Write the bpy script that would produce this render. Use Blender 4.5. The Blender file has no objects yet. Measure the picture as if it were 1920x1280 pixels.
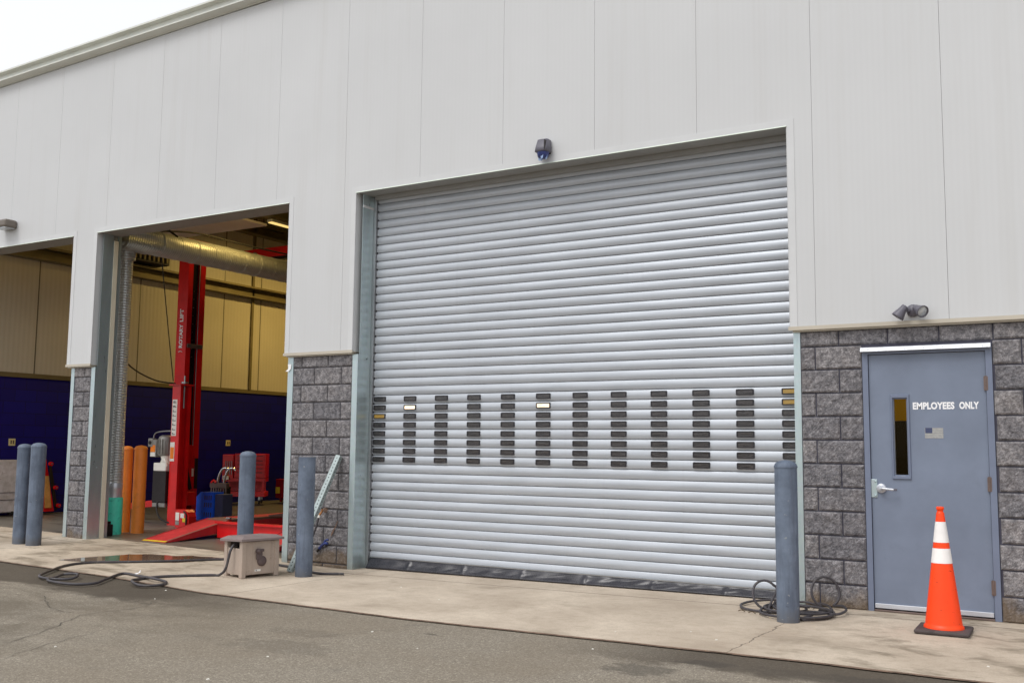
import bpy, bmesh, math, random
from mathutils import Vector, Matrix, noise
random.seed(11)
S = bpy.context.scene
COL = S.collection
R = math.radians

# ------------------------------------------------------------------ materials
def srgb(r, g, b):
    f = lambda c: (c/12.92 if c <= .04045 else ((c+.055)/1.055)**2.4)
    return (f(r/255), f(g/255), f(b/255), 1)

class NT:
    def __init__(s, name):
        s.m = bpy.data.materials.new(name); s.m.use_nodes = True
        s.t = s.m.node_tree; s.n = s.t.nodes; s.l = s.t.links
        s.b = s.n['Principled BSDF']
        s.pos = None
    def new(s, t, **k):
        n = s.n.new(t)
        for a, v in k.items(): setattr(n, a, v)
        return n
    def coord(s, kind='world'):
        if kind == 'world':
            return s.new('ShaderNodeNewGeometry').outputs['Position']
        return s.new('ShaderNodeTexCoord').outputs['Object']
    def mapping(s, v, scale=(1, 1, 1), rot=(0, 0, 0), loc=(0, 0, 0)):
        m = s.new('ShaderNodeMapping')
        m.inputs['Scale'].default_value = scale; m.inputs['Rotation'].default_value = rot
        m.inputs['Location'].default_value = loc
        s.l.new(v, m.inputs['Vector']); return m.outputs[0]
    def noise(s, v, scale, detail=4, rough=.55, dist=0):
        n = s.new('ShaderNodeTexNoise'); n.inputs['Scale'].default_value = scale
        n.inputs['Detail'].default_value = detail; n.inputs['Roughness'].default_value = rough
        n.inputs['Distortion'].default_value = dist
        s.l.new(v, n.inputs['Vector']); return n.outputs['Fac']
    def ramp(s, v, stops):
        r = s.new('ShaderNodeValToRGB'); e = r.color_ramp.elements
        while len(e) > 1: e.remove(e[-1])
        for i, (p, c) in enumerate(stops):
            if not hasattr(c, '__len__'): c = (c, c, c, 1)
            if i == 0: e[0].position = p; e[0].color = c
            else:
                x = e.new(p); x.color = c
        s.l.new(v, r.inputs[0]); return r.outputs[0]
    def mix(s, fac, a, b, mode='MIX'):
        m = s.new('ShaderNodeMix', data_type='RGBA', blend_type=mode)
        if hasattr(fac, 'links'): s.l.new(fac, m.inputs[0])
        else: m.inputs[0].default_value = fac
        for i, v in ((6, a), (7, b)):
            if hasattr(v, 'links'): s.l.new(v, m.inputs[i])
            else: m.inputs[i].default_value = v
        return m.outputs[2]
    def math(s, op, a, b=0, c=0):
        m = s.new('ShaderNodeMath', operation=op)
        for i, v in enumerate((a, b, c)):
            if hasattr(v, 'links'): s.l.new(v, m.inputs[i])
            else: m.inputs[i].default_value = v
        return m.outputs[0]
    def sep(s, v):
        x = s.new('ShaderNodeSeparateXYZ'); s.l.new(v, x.inputs[0]); return x.outputs
    def bump(s, h, strength=.3, dist=.01, prev=None):
        b = s.new('ShaderNodeBump'); b.inputs['Strength'].default_value = strength
        b.inputs['Distance'].default_value = dist; s.l.new(h, b.inputs['Height'])
        if prev: s.l.new(prev, b.inputs['Normal'])
        return b.outputs[0]
    def set(s, **k):
        names = dict(color='Base Color', rough='Roughness', metal='Metallic', normal='Normal', spec='Specular IOR Level',
                     coat='Coat Weight', emis='Emission Color', estr='Emission Strength', trans='Transmission Weight', alpha='Alpha')
        for a, v in k.items():
            i = s.b.inputs[names[a]]
            if hasattr(v, 'links'): s.l.new(v, i)
            else: i.default_value = v
        return s

def paint(name, col, rough=.45, metal=0, var=.12, scale=3, dirt=None, bump=0, kind='obj', spec=.5, coat=0):
    """painted or plastic surface: gentle tone variation, a few scuffs"""
    m = NT(name); p = m.coord(kind)
    n1 = m.noise(p, scale, 5, .6); n2 = m.noise(p, scale*9, 4, .6)
    dark = tuple(c*(1-var*1.6) for c in col[:3])+(1,); lite = tuple(min(1, c*(1+var)) for c in col[:3])+(1,)
    c = m.mix(m.ramp(n1, [(.3, 0), (.7, 1)]), dark, lite)
    if dirt:
        f = m.ramp(m.noise(p, scale*2.3, 8, .7, .4), [(.56, 0), (.7, 1)])
        c = m.mix(m.math('MULTIPLY', f, .6), c, dirt)
    m.set(color=c, rough=m.math('MULTIPLY_ADD', n2, .25, rough-.1), metal=metal, spec=spec, coat=coat)
    if bump: m.set(normal=m.bump(n2, bump, .004))
    return m.m

M = {}
def cladding():
    m = NT('cladding_paint'); p = m.coord(); x, y, z = m.sep(p)
    w = m.math('FRACT', m.math('MULTIPLY', x, 20.0))
    rib = m.ramp(w, [(0, 0), (.12, 1), (.5, .96), (.62, .1), (.95, 0)])
    st = m.noise(m.mapping(p, (7, 7, .35)), 1.0, 6, .6)
    mo = m.noise(p, .55, 5, .55)
    c = m.mix(m.ramp(mo, [(.3, 0), (.7, 1)]), srgb(197, 198, 199), srgb(203, 204, 205))
    c = m.mix(m.math('MULTIPLY', m.ramp(st, [(.52, 0), (.78, 1)]), .18), c, srgb(180, 177, 172))
    c = m.mix(m.math('MULTIPLY', rib, .02), c, srgb(150, 150, 150))
    low = m.ramp(m.math('MULTIPLY_ADD', m.noise(p, 2.2, 6, .7), .5, m.math('MULTIPLY', z, -.8)), [(.0, 0), (.05, 0)])
    m.set(color=c, rough=.48, spec=.35, normal=m.bump(rib, .12, .0015, m.bump(m.noise(p, 60, 3), .04, .002)))
    return m.m
M['clad'] = cladding()
M['trim'] = paint('trim_paint', srgb(203, 204, 205), .42, kind='world', var=.03)
M['lip'] = paint('drip_lip', srgb(188, 180, 165), .45, kind='world', var=.05)
M['drip'] = paint('pale_drip_edge', srgb(206, 216, 202), .4, kind='world', var=.02)
M['soffit'] = paint('soffit_metal', srgb(150, 150, 148), .5, kind='world', var=.06)
M['eave'] = paint('eave_paint', srgb(216, 218, 211), .45, kind='world', var=.04)
M['black_gap'] = paint('dark_gap', srgb(60, 60, 60), .8, kind='world')

def block_mat():
    m = NT('split_face_block'); p = m.coord(); x, y, z = m.sep(p)
    a = m.new('ShaderNodeAttribute', attribute_name='tone').outputs['Fac']
    n1 = m.noise(p, 26, 6, .75); n2 = m.noise(p, 140, 4, .7); n3 = m.noise(p, 5, 5, .6)
    c = m.ramp(n1, [(.3, srgb(84, 84, 88)), (.48, srgb(136, 134, 137)), (.66, srgb(184, 181, 183)), (.85, srgb(222, 219, 218))])
    c = m.mix(m.math('MULTIPLY', m.ramp(n2, [(.4, 0), (.62, 1)]), .55), c, srgb(62, 60, 62))
    c = m.mix(m.math('MULTIPLY', m.ramp(n3, [(.5, 0), (.66, 1)]), .12), c, srgb(140, 128, 118))
    tint = m.ramp(a, [(0, (.72, .72, .74, 1)), (1, (1.0, .98, .96, 1))])
    c = m.mix(1.0, c, tint, 'MULTIPLY')
    # tan water stain on the lowest course, its own irregular edge
    st = m.ramp(m.math('ADD', m.math('MULTIPLY', z, -4.5), m.math('MULTIPLY', m.noise(p, 3.2, 6, .65), 2.6)), [(.52, 0), (1.05, 1)])
    c = m.mix(m.math('MULTIPLY', st, .62), c, srgb(112, 92, 64))
    m.set(color=c, rough=.93, spec=.25, normal=m.bump(n2, .55, .006, m.bump(n1, .6, .012)))
    return m.m
M['block'] = block_mat()
M['mortar'] = paint('mortar', srgb(74, 73, 86), .95, kind='world', var=.15, scale=9)

def galv():
    m = NT('galvanised_steel'); p = m.coord()
    v = m.new('ShaderNodeTexVoronoi'); v.inputs['Scale'].default_value = 38; m.l.new(p, v.inputs['Vector'])
    n = m.noise(m.mapping(p, (6, 6, 1.2)), 2, 6, .65)
    c = m.mix(m.ramp(n, [(.3, 0), (.7, 1)]), srgb(176, 191, 194), srgb(192, 206, 208))
    c = m.mix(.05, c, v.outputs['Color'], 'SOFT_LIGHT')
    z = m.sep(p)[2]
    d = m.ramp(m.math('ADD', m.math('MULTIPLY', z, -2.5), m.math('MULTIPLY', m.noise(p, 7, 6, .7), 1.2)), [(.35, 0), (.9, 1)])
    c = m.mix(m.math('MULTIPLY', d, .45), c, srgb(120, 112, 98))
    m.set(color=c, metal=.6, rough=m.math('MULTIPLY_ADD', n, .10, .24), spec=.5)
    return m.m
M['galv'] = galv()
M['steel'] = paint('bare_steel', srgb(170, 172, 174), .35, metal=.85, var=.1)
M['chrome'] = paint('chrome', srgb(215, 216, 218), .12, metal=1, var=.03)

def slat():
    m = NT('roller_slat_paint'); p = m.coord()
    n = m.noise(m.mapping(p, (1.5, 1, 14)), 1.2, 5, .6)
    s2 = m.noise(m.mapping(p, (22, 1, .5)), 1.0, 6, .65)
    c = m.mix(m.ramp(n, [(.35, 0), (.65, 1)]), srgb(171, 176, 183), srgb(183, 188, 195))
    c = m.mix(m.math('MULTIPLY', m.ramp(s2, [(.55, 0), (.8, 1)]), .18), c, srgb(150, 150, 156))
    m.set(color=c, rough=.4, metal=.2, spec=.45)
    return m.m
M['slat'] = slat()
M['win_frame'] = paint('black_window_frame', srgb(30, 26, 32), .45, kind='world', var=.1)
def pane(name, c1, c2, e=0):
    m = NT(name); p = m.coord()
    n = m.noise(m.mapping(p, (9, 1, 60)), 1.0, 3, .5, 1.5)
    m.set(color=m.mix(m.ramp(n, [(.35, 0), (.65, 1)]), c1, c2), rough=.08, spec=.8,
          normal=m.bump(n, .25, .004))
    if e: m.set(emis=c2, estr=e)  # emission stands in for interior lamps seen through the glass
    return m.m
M['pane'] = pane('smoked_pane', srgb(26, 23, 26), srgb(60, 54, 52))
M['pane_emit_warm'] = pane('warm_emission_pane', srgb(210, 150, 80), srgb(255, 232, 204), .85)
M['pane_emit_amber'] = pane('amber_emission_pane', srgb(120, 95, 40), srgb(150, 118, 45), .25)
M['plastic_black'] = paint('black_plastic_sheet', srgb(44, 43, 50), .26, kind='world', var=.2, scale=8)
M['rubber'] = paint('black_rubber', srgb(46, 43, 42), .65, var=.2, scale=14)
M['hose'] = paint('rubber_hose', srgb(66, 62, 66), .5, var=.18, scale=10, dirt=srgb(120, 112, 100))
M['door'] = paint('door_paint', srgb(117, 127, 146), .45, kind='world', var=.085, scale=2.2, dirt=srgb(110, 119, 136))
M['door_frame'] = paint('door_frame_paint', srgb(112, 121, 142), .45, kind='world', var=.06, scale=3)
M['alu'] = paint('aluminium', srgb(206, 209, 216), .35, metal=.5, kind='world', var=.05)
M['white'] = paint('white_vinyl', srgb(238, 238, 240), .5, var=.02)
M['navy'] = paint('navy_vinyl', srgb(62, 70, 102), .5, var=.05)
M['fadeflag'] = paint('faded_vinyl', srgb(168, 168, 162), .6, var=.12, scale=60)
M['fadeflag2'] = paint('faded_red_vinyl', srgb(146, 146, 150), .6, var=.1, scale=60)
M['bronze'] = paint('worn_bronze', srgb(120, 104, 98), .5, metal=.6, var=.2)

def bollard_mat():
    m = NT('bollard_grey_paint'); p = m.coord('obj'); q = m.coord()
    n = m.noise(q, 4.5, 7, .65); n2 = m.noise(m.mapping(q, (16, 16, 1.8)), 1, 6, .7)
    c = m.mix(m.ramp(n, [(.35, 0), (.65, 1)]), srgb(84, 95, 112), srgb(108, 120, 138))
    c = m.mix(m.math('MULTIPLY', m.ramp(n2, [(.48, 0), (.68, 1)]), .6), c, srgb(68, 75, 90))
    z = m.sep(p)[2]
    d = m.ramp(m.math('ADD', m.math('MULTIPLY', z, -4), m.math('MULTIPLY', m.noise(q, 9, 6, .7), 1.7)), [(.35, 0), (.85, 1)])
    c = m.mix(m.math('MULTIPLY', d, .6), c, srgb(84, 80, 76))
    sc = m.ramp(m.noise(m.mapping(q, (14, 14, 30)), 1, 5, .6), [(.66, 0), (.7, 1)])
    c = m.mix(m.math('MULTIPLY', sc, .55), c, srgb(60, 62, 70))
    ch = m.ramp(m.noise(q, 26, 3, .5), [(.70, 0), (.72, 1)])
    c = m.mix(m.math('MULTIPLY', ch, .6), c, srgb(150, 152, 150))
    m.set(color=c, rough=.62, normal=m.bump(m.noise(q, 40, 4), .2, .003)); return m.m
M['bollard'] = bollard_mat()
M['orange'] = paint('orange_bollard_paint', srgb(234, 134, 48), .5, var=.12, scale=4, dirt=srgb(150, 90, 40))
M['teal'] = paint('teal_paint', srgb(84, 228, 198), .5, var=.1, scale=5, dirt=srgb(60, 130, 118))
def cone_mat():
    m = NT('fluorescent_orange_pvc'); p = m.coord('obj')
    n = m.noise(p, 5, 6, .6); d = m.ramp(m.noise(m.mapping(p, (1, 1, 1.6)), 30, 4, .6), [(.655, 0), (.69, 1)])
    c = m.mix(n, (1.0, .05, .002, 1), (1.0, .075, .004, 1))
    c = m.mix(m.math('MULTIPLY', d, .7), c, srgb(120, 30, 10))
    m.set(color=c, rough=.42, spec=.4); return m.m
M['cone'] = cone_mat()
M['reflective'] = paint('reflective_collar', srgb(240, 236, 234), .45, var=.05, scale=9)
M['red'] = paint('red_enamel', srgb(214, 18, 22), .38, var=.14, scale=3, coat=.2)
M['red_dark'] = paint('deep_red_enamel', srgb(150, 10, 22), .4, var=.15, scale=3)
M['ramp_red'] = paint('scuffed_red_plate', srgb(196, 44, 50), .6, var=.16, scale=5, dirt=srgb(120, 70, 60))
M['worn'] = paint('worn_plate_edge', srgb(128, 92, 80), .6, var=.15, scale=8)
M['yellow'] = paint('yellow_paint', srgb(225, 200, 50), .5, var=.12, scale=9)
M['blackmetal'] = paint('black_metal', srgb(30, 24, 26), .5, var=.2)
M['grey_plastic'] = paint('dark_grey_plastic', srgb(92, 90, 100), .42, var=.08)
M['blueplastic'] = paint('blue_plastic', srgb(22, 98, 240), .4, var=.1)
M['bluetape'] = paint('crumpled_blue_film', srgb(52, 66, 128), .3, var=.3, scale=30, bump=.4)
M['greymotor'] = paint('motor_grey', srgb(150, 148, 144), .45, metal=.4, var=.15, scale=12)
M['tan'] = paint('tan_resin', srgb(172, 156, 143), .6, var=.06, scale=5, dirt=srgb(140, 124, 110), bump=.08)
M['tan_lid'] = paint('brown_resin_lid', srgb(128, 114, 112), .6, var=.08, scale=6, bump=.1)
M['crank'] = paint('dark_brown_resin', srgb(88, 74, 74), .5, var=.1)
M['sticker'] = paint('sticker_white', srgb(235, 232, 225), .5, var=.05)
M['sticker_o'] = paint('sticker_orange', srgb(238, 130, 30), .5, var=.08)
M['glasslens'] = paint('glass_lens', srgb(190, 195, 200), .1, metal=.3, var=.15, scale=20)
M['specks'] = None
M['wood'] = paint('tan_slat', srgb(206, 150, 84), .45, var=.2, scale=8)
M['outlet'] = paint('ivory_plate', srgb(222, 208, 150), .5, var=.05)
M['brownlamp'] = paint('bronze_lamp_housing', srgb(112, 104, 96), .5, var=.05)
M['brass'] = paint('aged_brass', srgb(170, 120, 80), .4, metal=.8, var=.2, scale=30)
M['rust'] = paint('rust_brown', srgb(126, 102, 88), .85, var=.2, scale=30)
M['chip'] = paint('pale_chip', srgb(225, 222, 212), .8, var=.1)
M['leaf'] = paint('dry_dark_leaf', srgb(88, 72, 52), .9, var=.2)

def speck():
    m = NT('pegboard_white'); p = m.coord('obj')
    v = m.new('ShaderNodeTexVoronoi'); v.inputs['Scale'].default_value = 13; v.inputs['Randomness'].default_value = .35
    m.l.new(p, v.inputs['Vector'])
    d = m.ramp(v.outputs['Distance'], [(.2, 1), (.27, 0)])
    c = m.mix(m.ramp(m.noise(p, 5, 6, .7), [(.35, 0), (.65, 1)]), srgb(176, 168, 164), srgb(218, 212, 214))
    c = m.mix(m.ramp(m.noise(p, 3.2, 6, .75, .5), [(.55, 0), (.63, 1)]), c, srgb(120, 84, 56))
    c = m.mix(d, c, srgb(56, 50, 60)); m.set(color=c, rough=.6); return m.m
M['specks'] = speck()

def duct_mat(name, axis):
    m = NT(name); p = m.coord(); s = m.sep(p)[axis]
    w = m.math('FRACT', m.math('MULTIPLY', s, 26.0))
    rib = m.ramp(w, [(0, 0), (.18, 1), (.36, .0)])
    n = m.noise(p, 9, 5, .6)
    c = m.mix(n, srgb(176, 182, 184), srgb(214, 216, 214))
    c = m.mix(m.math('MULTIPLY', rib, .5), c, srgb(96, 98, 98))
    m.set(color=c, metal=.35, rough=m.math('MULTIPLY_ADD', n, .3, .2), normal=m.bump(rib, .8, .008)); return m.m
M['duct_v'] = duct_mat('spiral_duct', 2); M['duct_h'] = duct_mat('spiral_duct_long', 1)

def int_panel():
    m = NT('interior_panel'); p = m.coord(); y = m.sep(p)[1]
    w = m.math('FRACT', m.math('MULTIPLY', y, 11.0)); rib = m.ramp(w, [(0, 0), (.2, 1), (.5, 1), (.7, 0)])
    j = m.ramp(m.math('FRACT', m.math('MULTIPLY_ADD', y, 1/1.07, .31)), [(0, 1), (.012, 1), (.03, 0)])
    c = m.mix(m.ramp(m.noise(p, .8, 5), [(.3, 0), (.7, 1)]), srgb(186, 180, 164), srgb(198, 192, 176))
    c = m.mix(m.math('MULTIPLY', rib, .08), c, srgb(140, 130, 110)); c = m.mix(j, c, srgb(70, 64, 52))
    m.set(color=c, rough=.4, normal=m.bump(rib, .4, .004)); return m.m
M['int_panel'] = int_panel()
def navy_block():
    m = NT('navy_painted_block'); p = m.coord(); x, y, z = m.sep(p)
    t = m.new('ShaderNodeTexBrick'); t.offset = .5
    cmb = m.new('ShaderNodeCombineXYZ'); m.l.new(m.math('ADD', x, y), cmb.inputs[0]); m.l.new(z, cmb.inputs[1])
    m.l.new(cmb.outputs[0], t.inputs['Vector']); t.inputs['Scale'].default_value = 1
    t.inputs['Brick Width'].default_value = .4064; t.inputs['Row Height'].default_value = .2032
    t.inputs['Mortar Size'].default_value = .006
    t.inputs['Color1'].default_value = srgb(8, 8, 102); t.inputs['Color2'].default_value = srgb(10, 12, 116)
    t.inputs['Mortar'].default_value = srgb(6, 6, 74)
    m.set(color=t.outputs[0], rough=.45, normal=m.bump(t.outputs['Fac'], -.4, .006)); return m.m
M['navy_block'] = navy_block()
M['ceil_white'] = paint('white_ceiling_panel', srgb(214, 204, 206), .6, kind='world', var=.04)
M['deck'] = paint('dark_roof_deck', srgb(92, 84, 66), .7, kind='world', var=.15)
M['beam'] = paint('dull_beam', srgb(118, 108, 78), .5, kind='world', var=.15, metal=.3)
M['ywall'] = paint('yellow_corridor_wall', srgb(158, 134, 24), .6, kind='world', var=.05)
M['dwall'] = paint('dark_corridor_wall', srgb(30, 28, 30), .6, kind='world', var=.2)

def concrete():
    m = NT('concrete_apron'); p = m.coord(); x, y, z = m.sep(p)
    n1 = m.noise(p, .9, 7, .6, .3); n2 = m.noise(p, 90, 4, .7); n3 = m.noise(m.mapping(p, (1, 1.7, 1)), 1.9, 7, .65, .6)
    c = m.mix(m.ramp(n1, [(.32, 0), (.68, 1)]), srgb(170, 155, 138), srgb(210, 196, 178))
    c = m.mix(m.math('MULTIPLY', m.ramp(n2, [(.4, 0), (.7, 1)]), .42), c, srgb(146, 134, 117))
    c = m.mix(m.math('MULTIPLY', m.ramp(m.noise(p, 12, 6, .7), [(.45, 0), (.7, 1)]), .28), c, srgb(138, 124, 106))
    gr = m.ramp(m.math('ADD', m.math('MULTIPLY', y, 6), m.math('MULTIPLY', m.noise(p, 8, 6, .7), .7)), [(.0, 0), (.42, 1)])
    gx = m.math('MAXIMUM', m.math('GREATER_THAN', x, -.55), m.math('MULTIPLY', m.math('LESS_THAN', x, -5.6), m.math('GREATER_THAN', x, -6.6)))
    c = m.mix(m.math('MULTIPLY', m.math('MULTIPLY', gr, gx), .6), c, srgb(84, 76, 58))
    # stains: strongest near the doors at either end
    f = m.ramp(n3, [(.5, 0), (.64, 1)])
    right = m.ramp(x, [(0, 0), (.01, 0)])
    fx = m.math('MAXIMUM', m.ramp(m.math('MULTIPLY_ADD', x, .5, .55), [(.2, 0), (.8, 1)]), m.ramp(m.math('MULTIPLY_ADD', x, -.5, -2.6), [(.1, 0), (.8, 1)]))
    c = m.mix(m.math('MULTIPLY', m.math('MULTIPLY', f, fx), .7), c, srgb(108, 97, 80))
    oily = m.ramp(m.noise(m.mapping(p, (1, 1.7, 1), loc=(3, 7, 0)), 1.1, 6, .6, .5), [(.56, 0), (.72, 1)])
    c = m.mix(m.math('MULTIPLY', oily, .45), c, srgb(118, 107, 90))
    # damp grime band along the outer edge at the left
    g = m.ramp(m.math('ADD', m.math('MULTIPLY', m.math('ADD', y, 2.1), -1.6), m.math('MULTIPLY', m.noise(p, 1.7, 7, .7), 1.7)), [(.62, 0), (1.15, 1)])
    gl = m.ramp(m.math('MULTIPLY_ADD', x, -.4, -2.1), [(0, 0), (.6, 1)])
    c = m.mix(m.math('MULTIPLY', m.math('MULTIPLY', g, gl), .75), c, srgb(112, 104, 92))
    # joints
    def line(co, at, w, str_=1, wob=.012):
        d = m.math('ABSOLUTE', m.math('ADD', m.math('SUBTRACT', co, at), m.math('MULTIPLY', m.math('SUBTRACT', m.noise(p, 6, 4), .5), wob)))
        return m.math('MULTIPLY', m.math('LESS_THAN', d, w), str_)
    j = m.math('MAXIMUM', line(x, -5.27, .006), line(x, -.42, .006, .9, .09))
    j = m.math('MAXIMUM', j, line(y, -.30, .010, 1))
    j = m.math('MAXIMUM', j, line(x, -10.45, .006, .7))
    c = m.mix(m.math('MULTIPLY', j, .75), c, srgb(80, 70, 60))
    spk = m.ramp(m.noise(p, 34, 3, .5), [(.735, 0), (.76, 1)])
    c = m.mix(m.math('MULTIPLY', spk, .5), c, srgb(70, 62, 56))
    m.set(color=c, rough=.88, spec=.3, normal=m.bump(n2, .35, .004, m.bump(j, -.6, .006))); return m.m
M['concrete'] = concrete()

def asphalt():
    m = NT('worn_asphalt'); p = m.coord(); x, y, z = m.sep(p)
    n2 = m.noise(p, 120, 4, .75); n1 = m.noise(p, .8, 8, .62, .5); n3 = m.noise(m.mapping(p, (1.0, 1.5, 1)), 2.4, 7, .7, .4)
    v = m.new('ShaderNodeTexVoronoi'); v.inputs['Scale'].default_value = 95; m.l.new(p, v.inputs['Vector'])
    agg = m.ramp(v.outputs['Color'], [(.25, srgb(128, 120, 107)), (.55, srgb(148, 140, 127)), (.8, srgb(166, 158, 144)), (.97, srgb(196, 188, 172))])
    c = m.mix(m.ramp(n2, [(.35, 0), (.6, 1)]), srgb(110, 102, 91), agg)
    c = m.mix(m.math('MULTIPLY', m.ramp(n1, [(.35, 0), (.7, 1)]), .45), c, srgb(118, 106, 90))
    c = m.mix(m.math('MULTIPLY', m.ramp(n3, [(.6, 0), (.68, 1)]), .3), c, srgb(84, 80, 76))
    lf_ = m.ramp(m.math('MULTIPLY_ADD', x, -.3, -1.0), [(0, 0), (.6, 1)])
    dk = m.ramp(m.noise(m.mapping(p, (1, 1.9, 1), loc=(9, 2, 0)), 1.3, 7, .62, .5), [(.42, 0), (.62, 1)])
    c = m.mix(m.math('MULTIPLY', m.math('MULTIPLY', dk, lf_), .55), c, srgb(88, 80, 68))
    # damp dark bands near the apron edge, where wheels and water run
    e1 = m.ramp(m.math('ADD', m.math('MULTIPLY', m.math('ADD', y, 2.95), 1.5), m.math('MULTIPLY', m.noise(m.mapping(p, (1.0, 2, 1)), 1.6, 7, .65, .4), 1.5)), [(.78, 0), (1.05, 1)])
    xe = m.math('MAXIMUM', m.ramp(m.math('MULTIPLY_ADD', x, .5, .9), [(.1, 0), (.6, 1)]), m.ramp(m.math('MULTIPLY_ADD', x, -.5, -2.1), [(0, 0), (.8, 1)]))
    c = m.mix(m.math('MULTIPLY', m.math('MULTIPLY', e1, xe), .78), c, srgb(70, 62, 53))
    def blob(cx, cy, rx, ry, s):
        dx = m.math('DIVIDE', m.math('SUBTRACT', x, cx), rx); dy = m.math('DIVIDE', m.math('SUBTRACT', y, cy), ry)
        d = m.math('SQRT', m.math('ADD', m.math('POWER', m.math('ABSOLUTE', dx), 2), m.math('POWER', m.math('ABSOLUTE', dy), 2)))
        d = m.math('ADD', d, m.math('MULTIPLY', m.math('SUBTRACT', m.noise(m.mapping(p, (1, 1.6, 1)), 7, 7, .72), .5), 2.6))
        return m.math('MULTIPLY', m.ramp(d, [(.75, 1), (1.1, 0)]), s)
    bl = None
    for a in ((-.72, -3.1, .26, .16, .6), (-.42, -2.72, .2, .09, .6), (.2, -2.75, .4, .16, .35), (.6, -2.75, .35, .2, .55),
              (-2.5, -2.78, .07, .035, .6), (.0, -3.3, .5, .2, .3), (-3.1, -3.7, .5, .22, .25), (-3.35, -3.2, .35, .14, .22)):
        b = blob(*a); bl = b if bl is None else m.math('MAXIMUM', bl, b)
    c = m.mix(m.math('MULTIPLY', bl, .85), c, srgb(64, 60, 55))
    m.set(color=c, rough=.92, spec=.25, normal=m.bump(n2, .6, .005)); return m.m
M['asphalt'] = asphalt()
M['crack'] = paint('crack_filler', srgb(80, 75, 68), .95, kind='world', var=.2, scale=20)
M['edge_joint'] = paint('reddish_joint', srgb(112, 92, 78), .9, kind='world', var=.25, scale=15)
def shopfloor():
    m = NT('oily_shop_floor'); p = m.coord(); n = m.noise(m.mapping(p, (1, 3, 1)), 1.6, 7, .65, .3)
    c = m.mix(m.ramp(n, [(.3, 0), (.7, 1)]), srgb(84, 80, 74), srgb(124, 118, 108))
    m.set(color=c, rough=m.math('MULTIPLY_ADD', n, .4, .18), spec=.5); return m.m
M['shopfloor'] = shopfloor()
def puddle():
    m = NT('standing_water'); p = m.coord()
    m.set(color=m.mix(m.noise(p, 4, 5), srgb(92, 72, 54), srgb(128, 104, 82)), rough=.06, spec=.5); return m.m
M['puddle'] = puddle()
def strip_glow_mat():
    m = NT('strip_glow'); m.set(color=(1, .8, .4, 1), emis=(1, .72, .25, 1), estr=.75); return m.m  # dim yellow emission, coloured to stand in for lamplight on the beams
M['lamp'] = strip_glow_mat()

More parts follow.
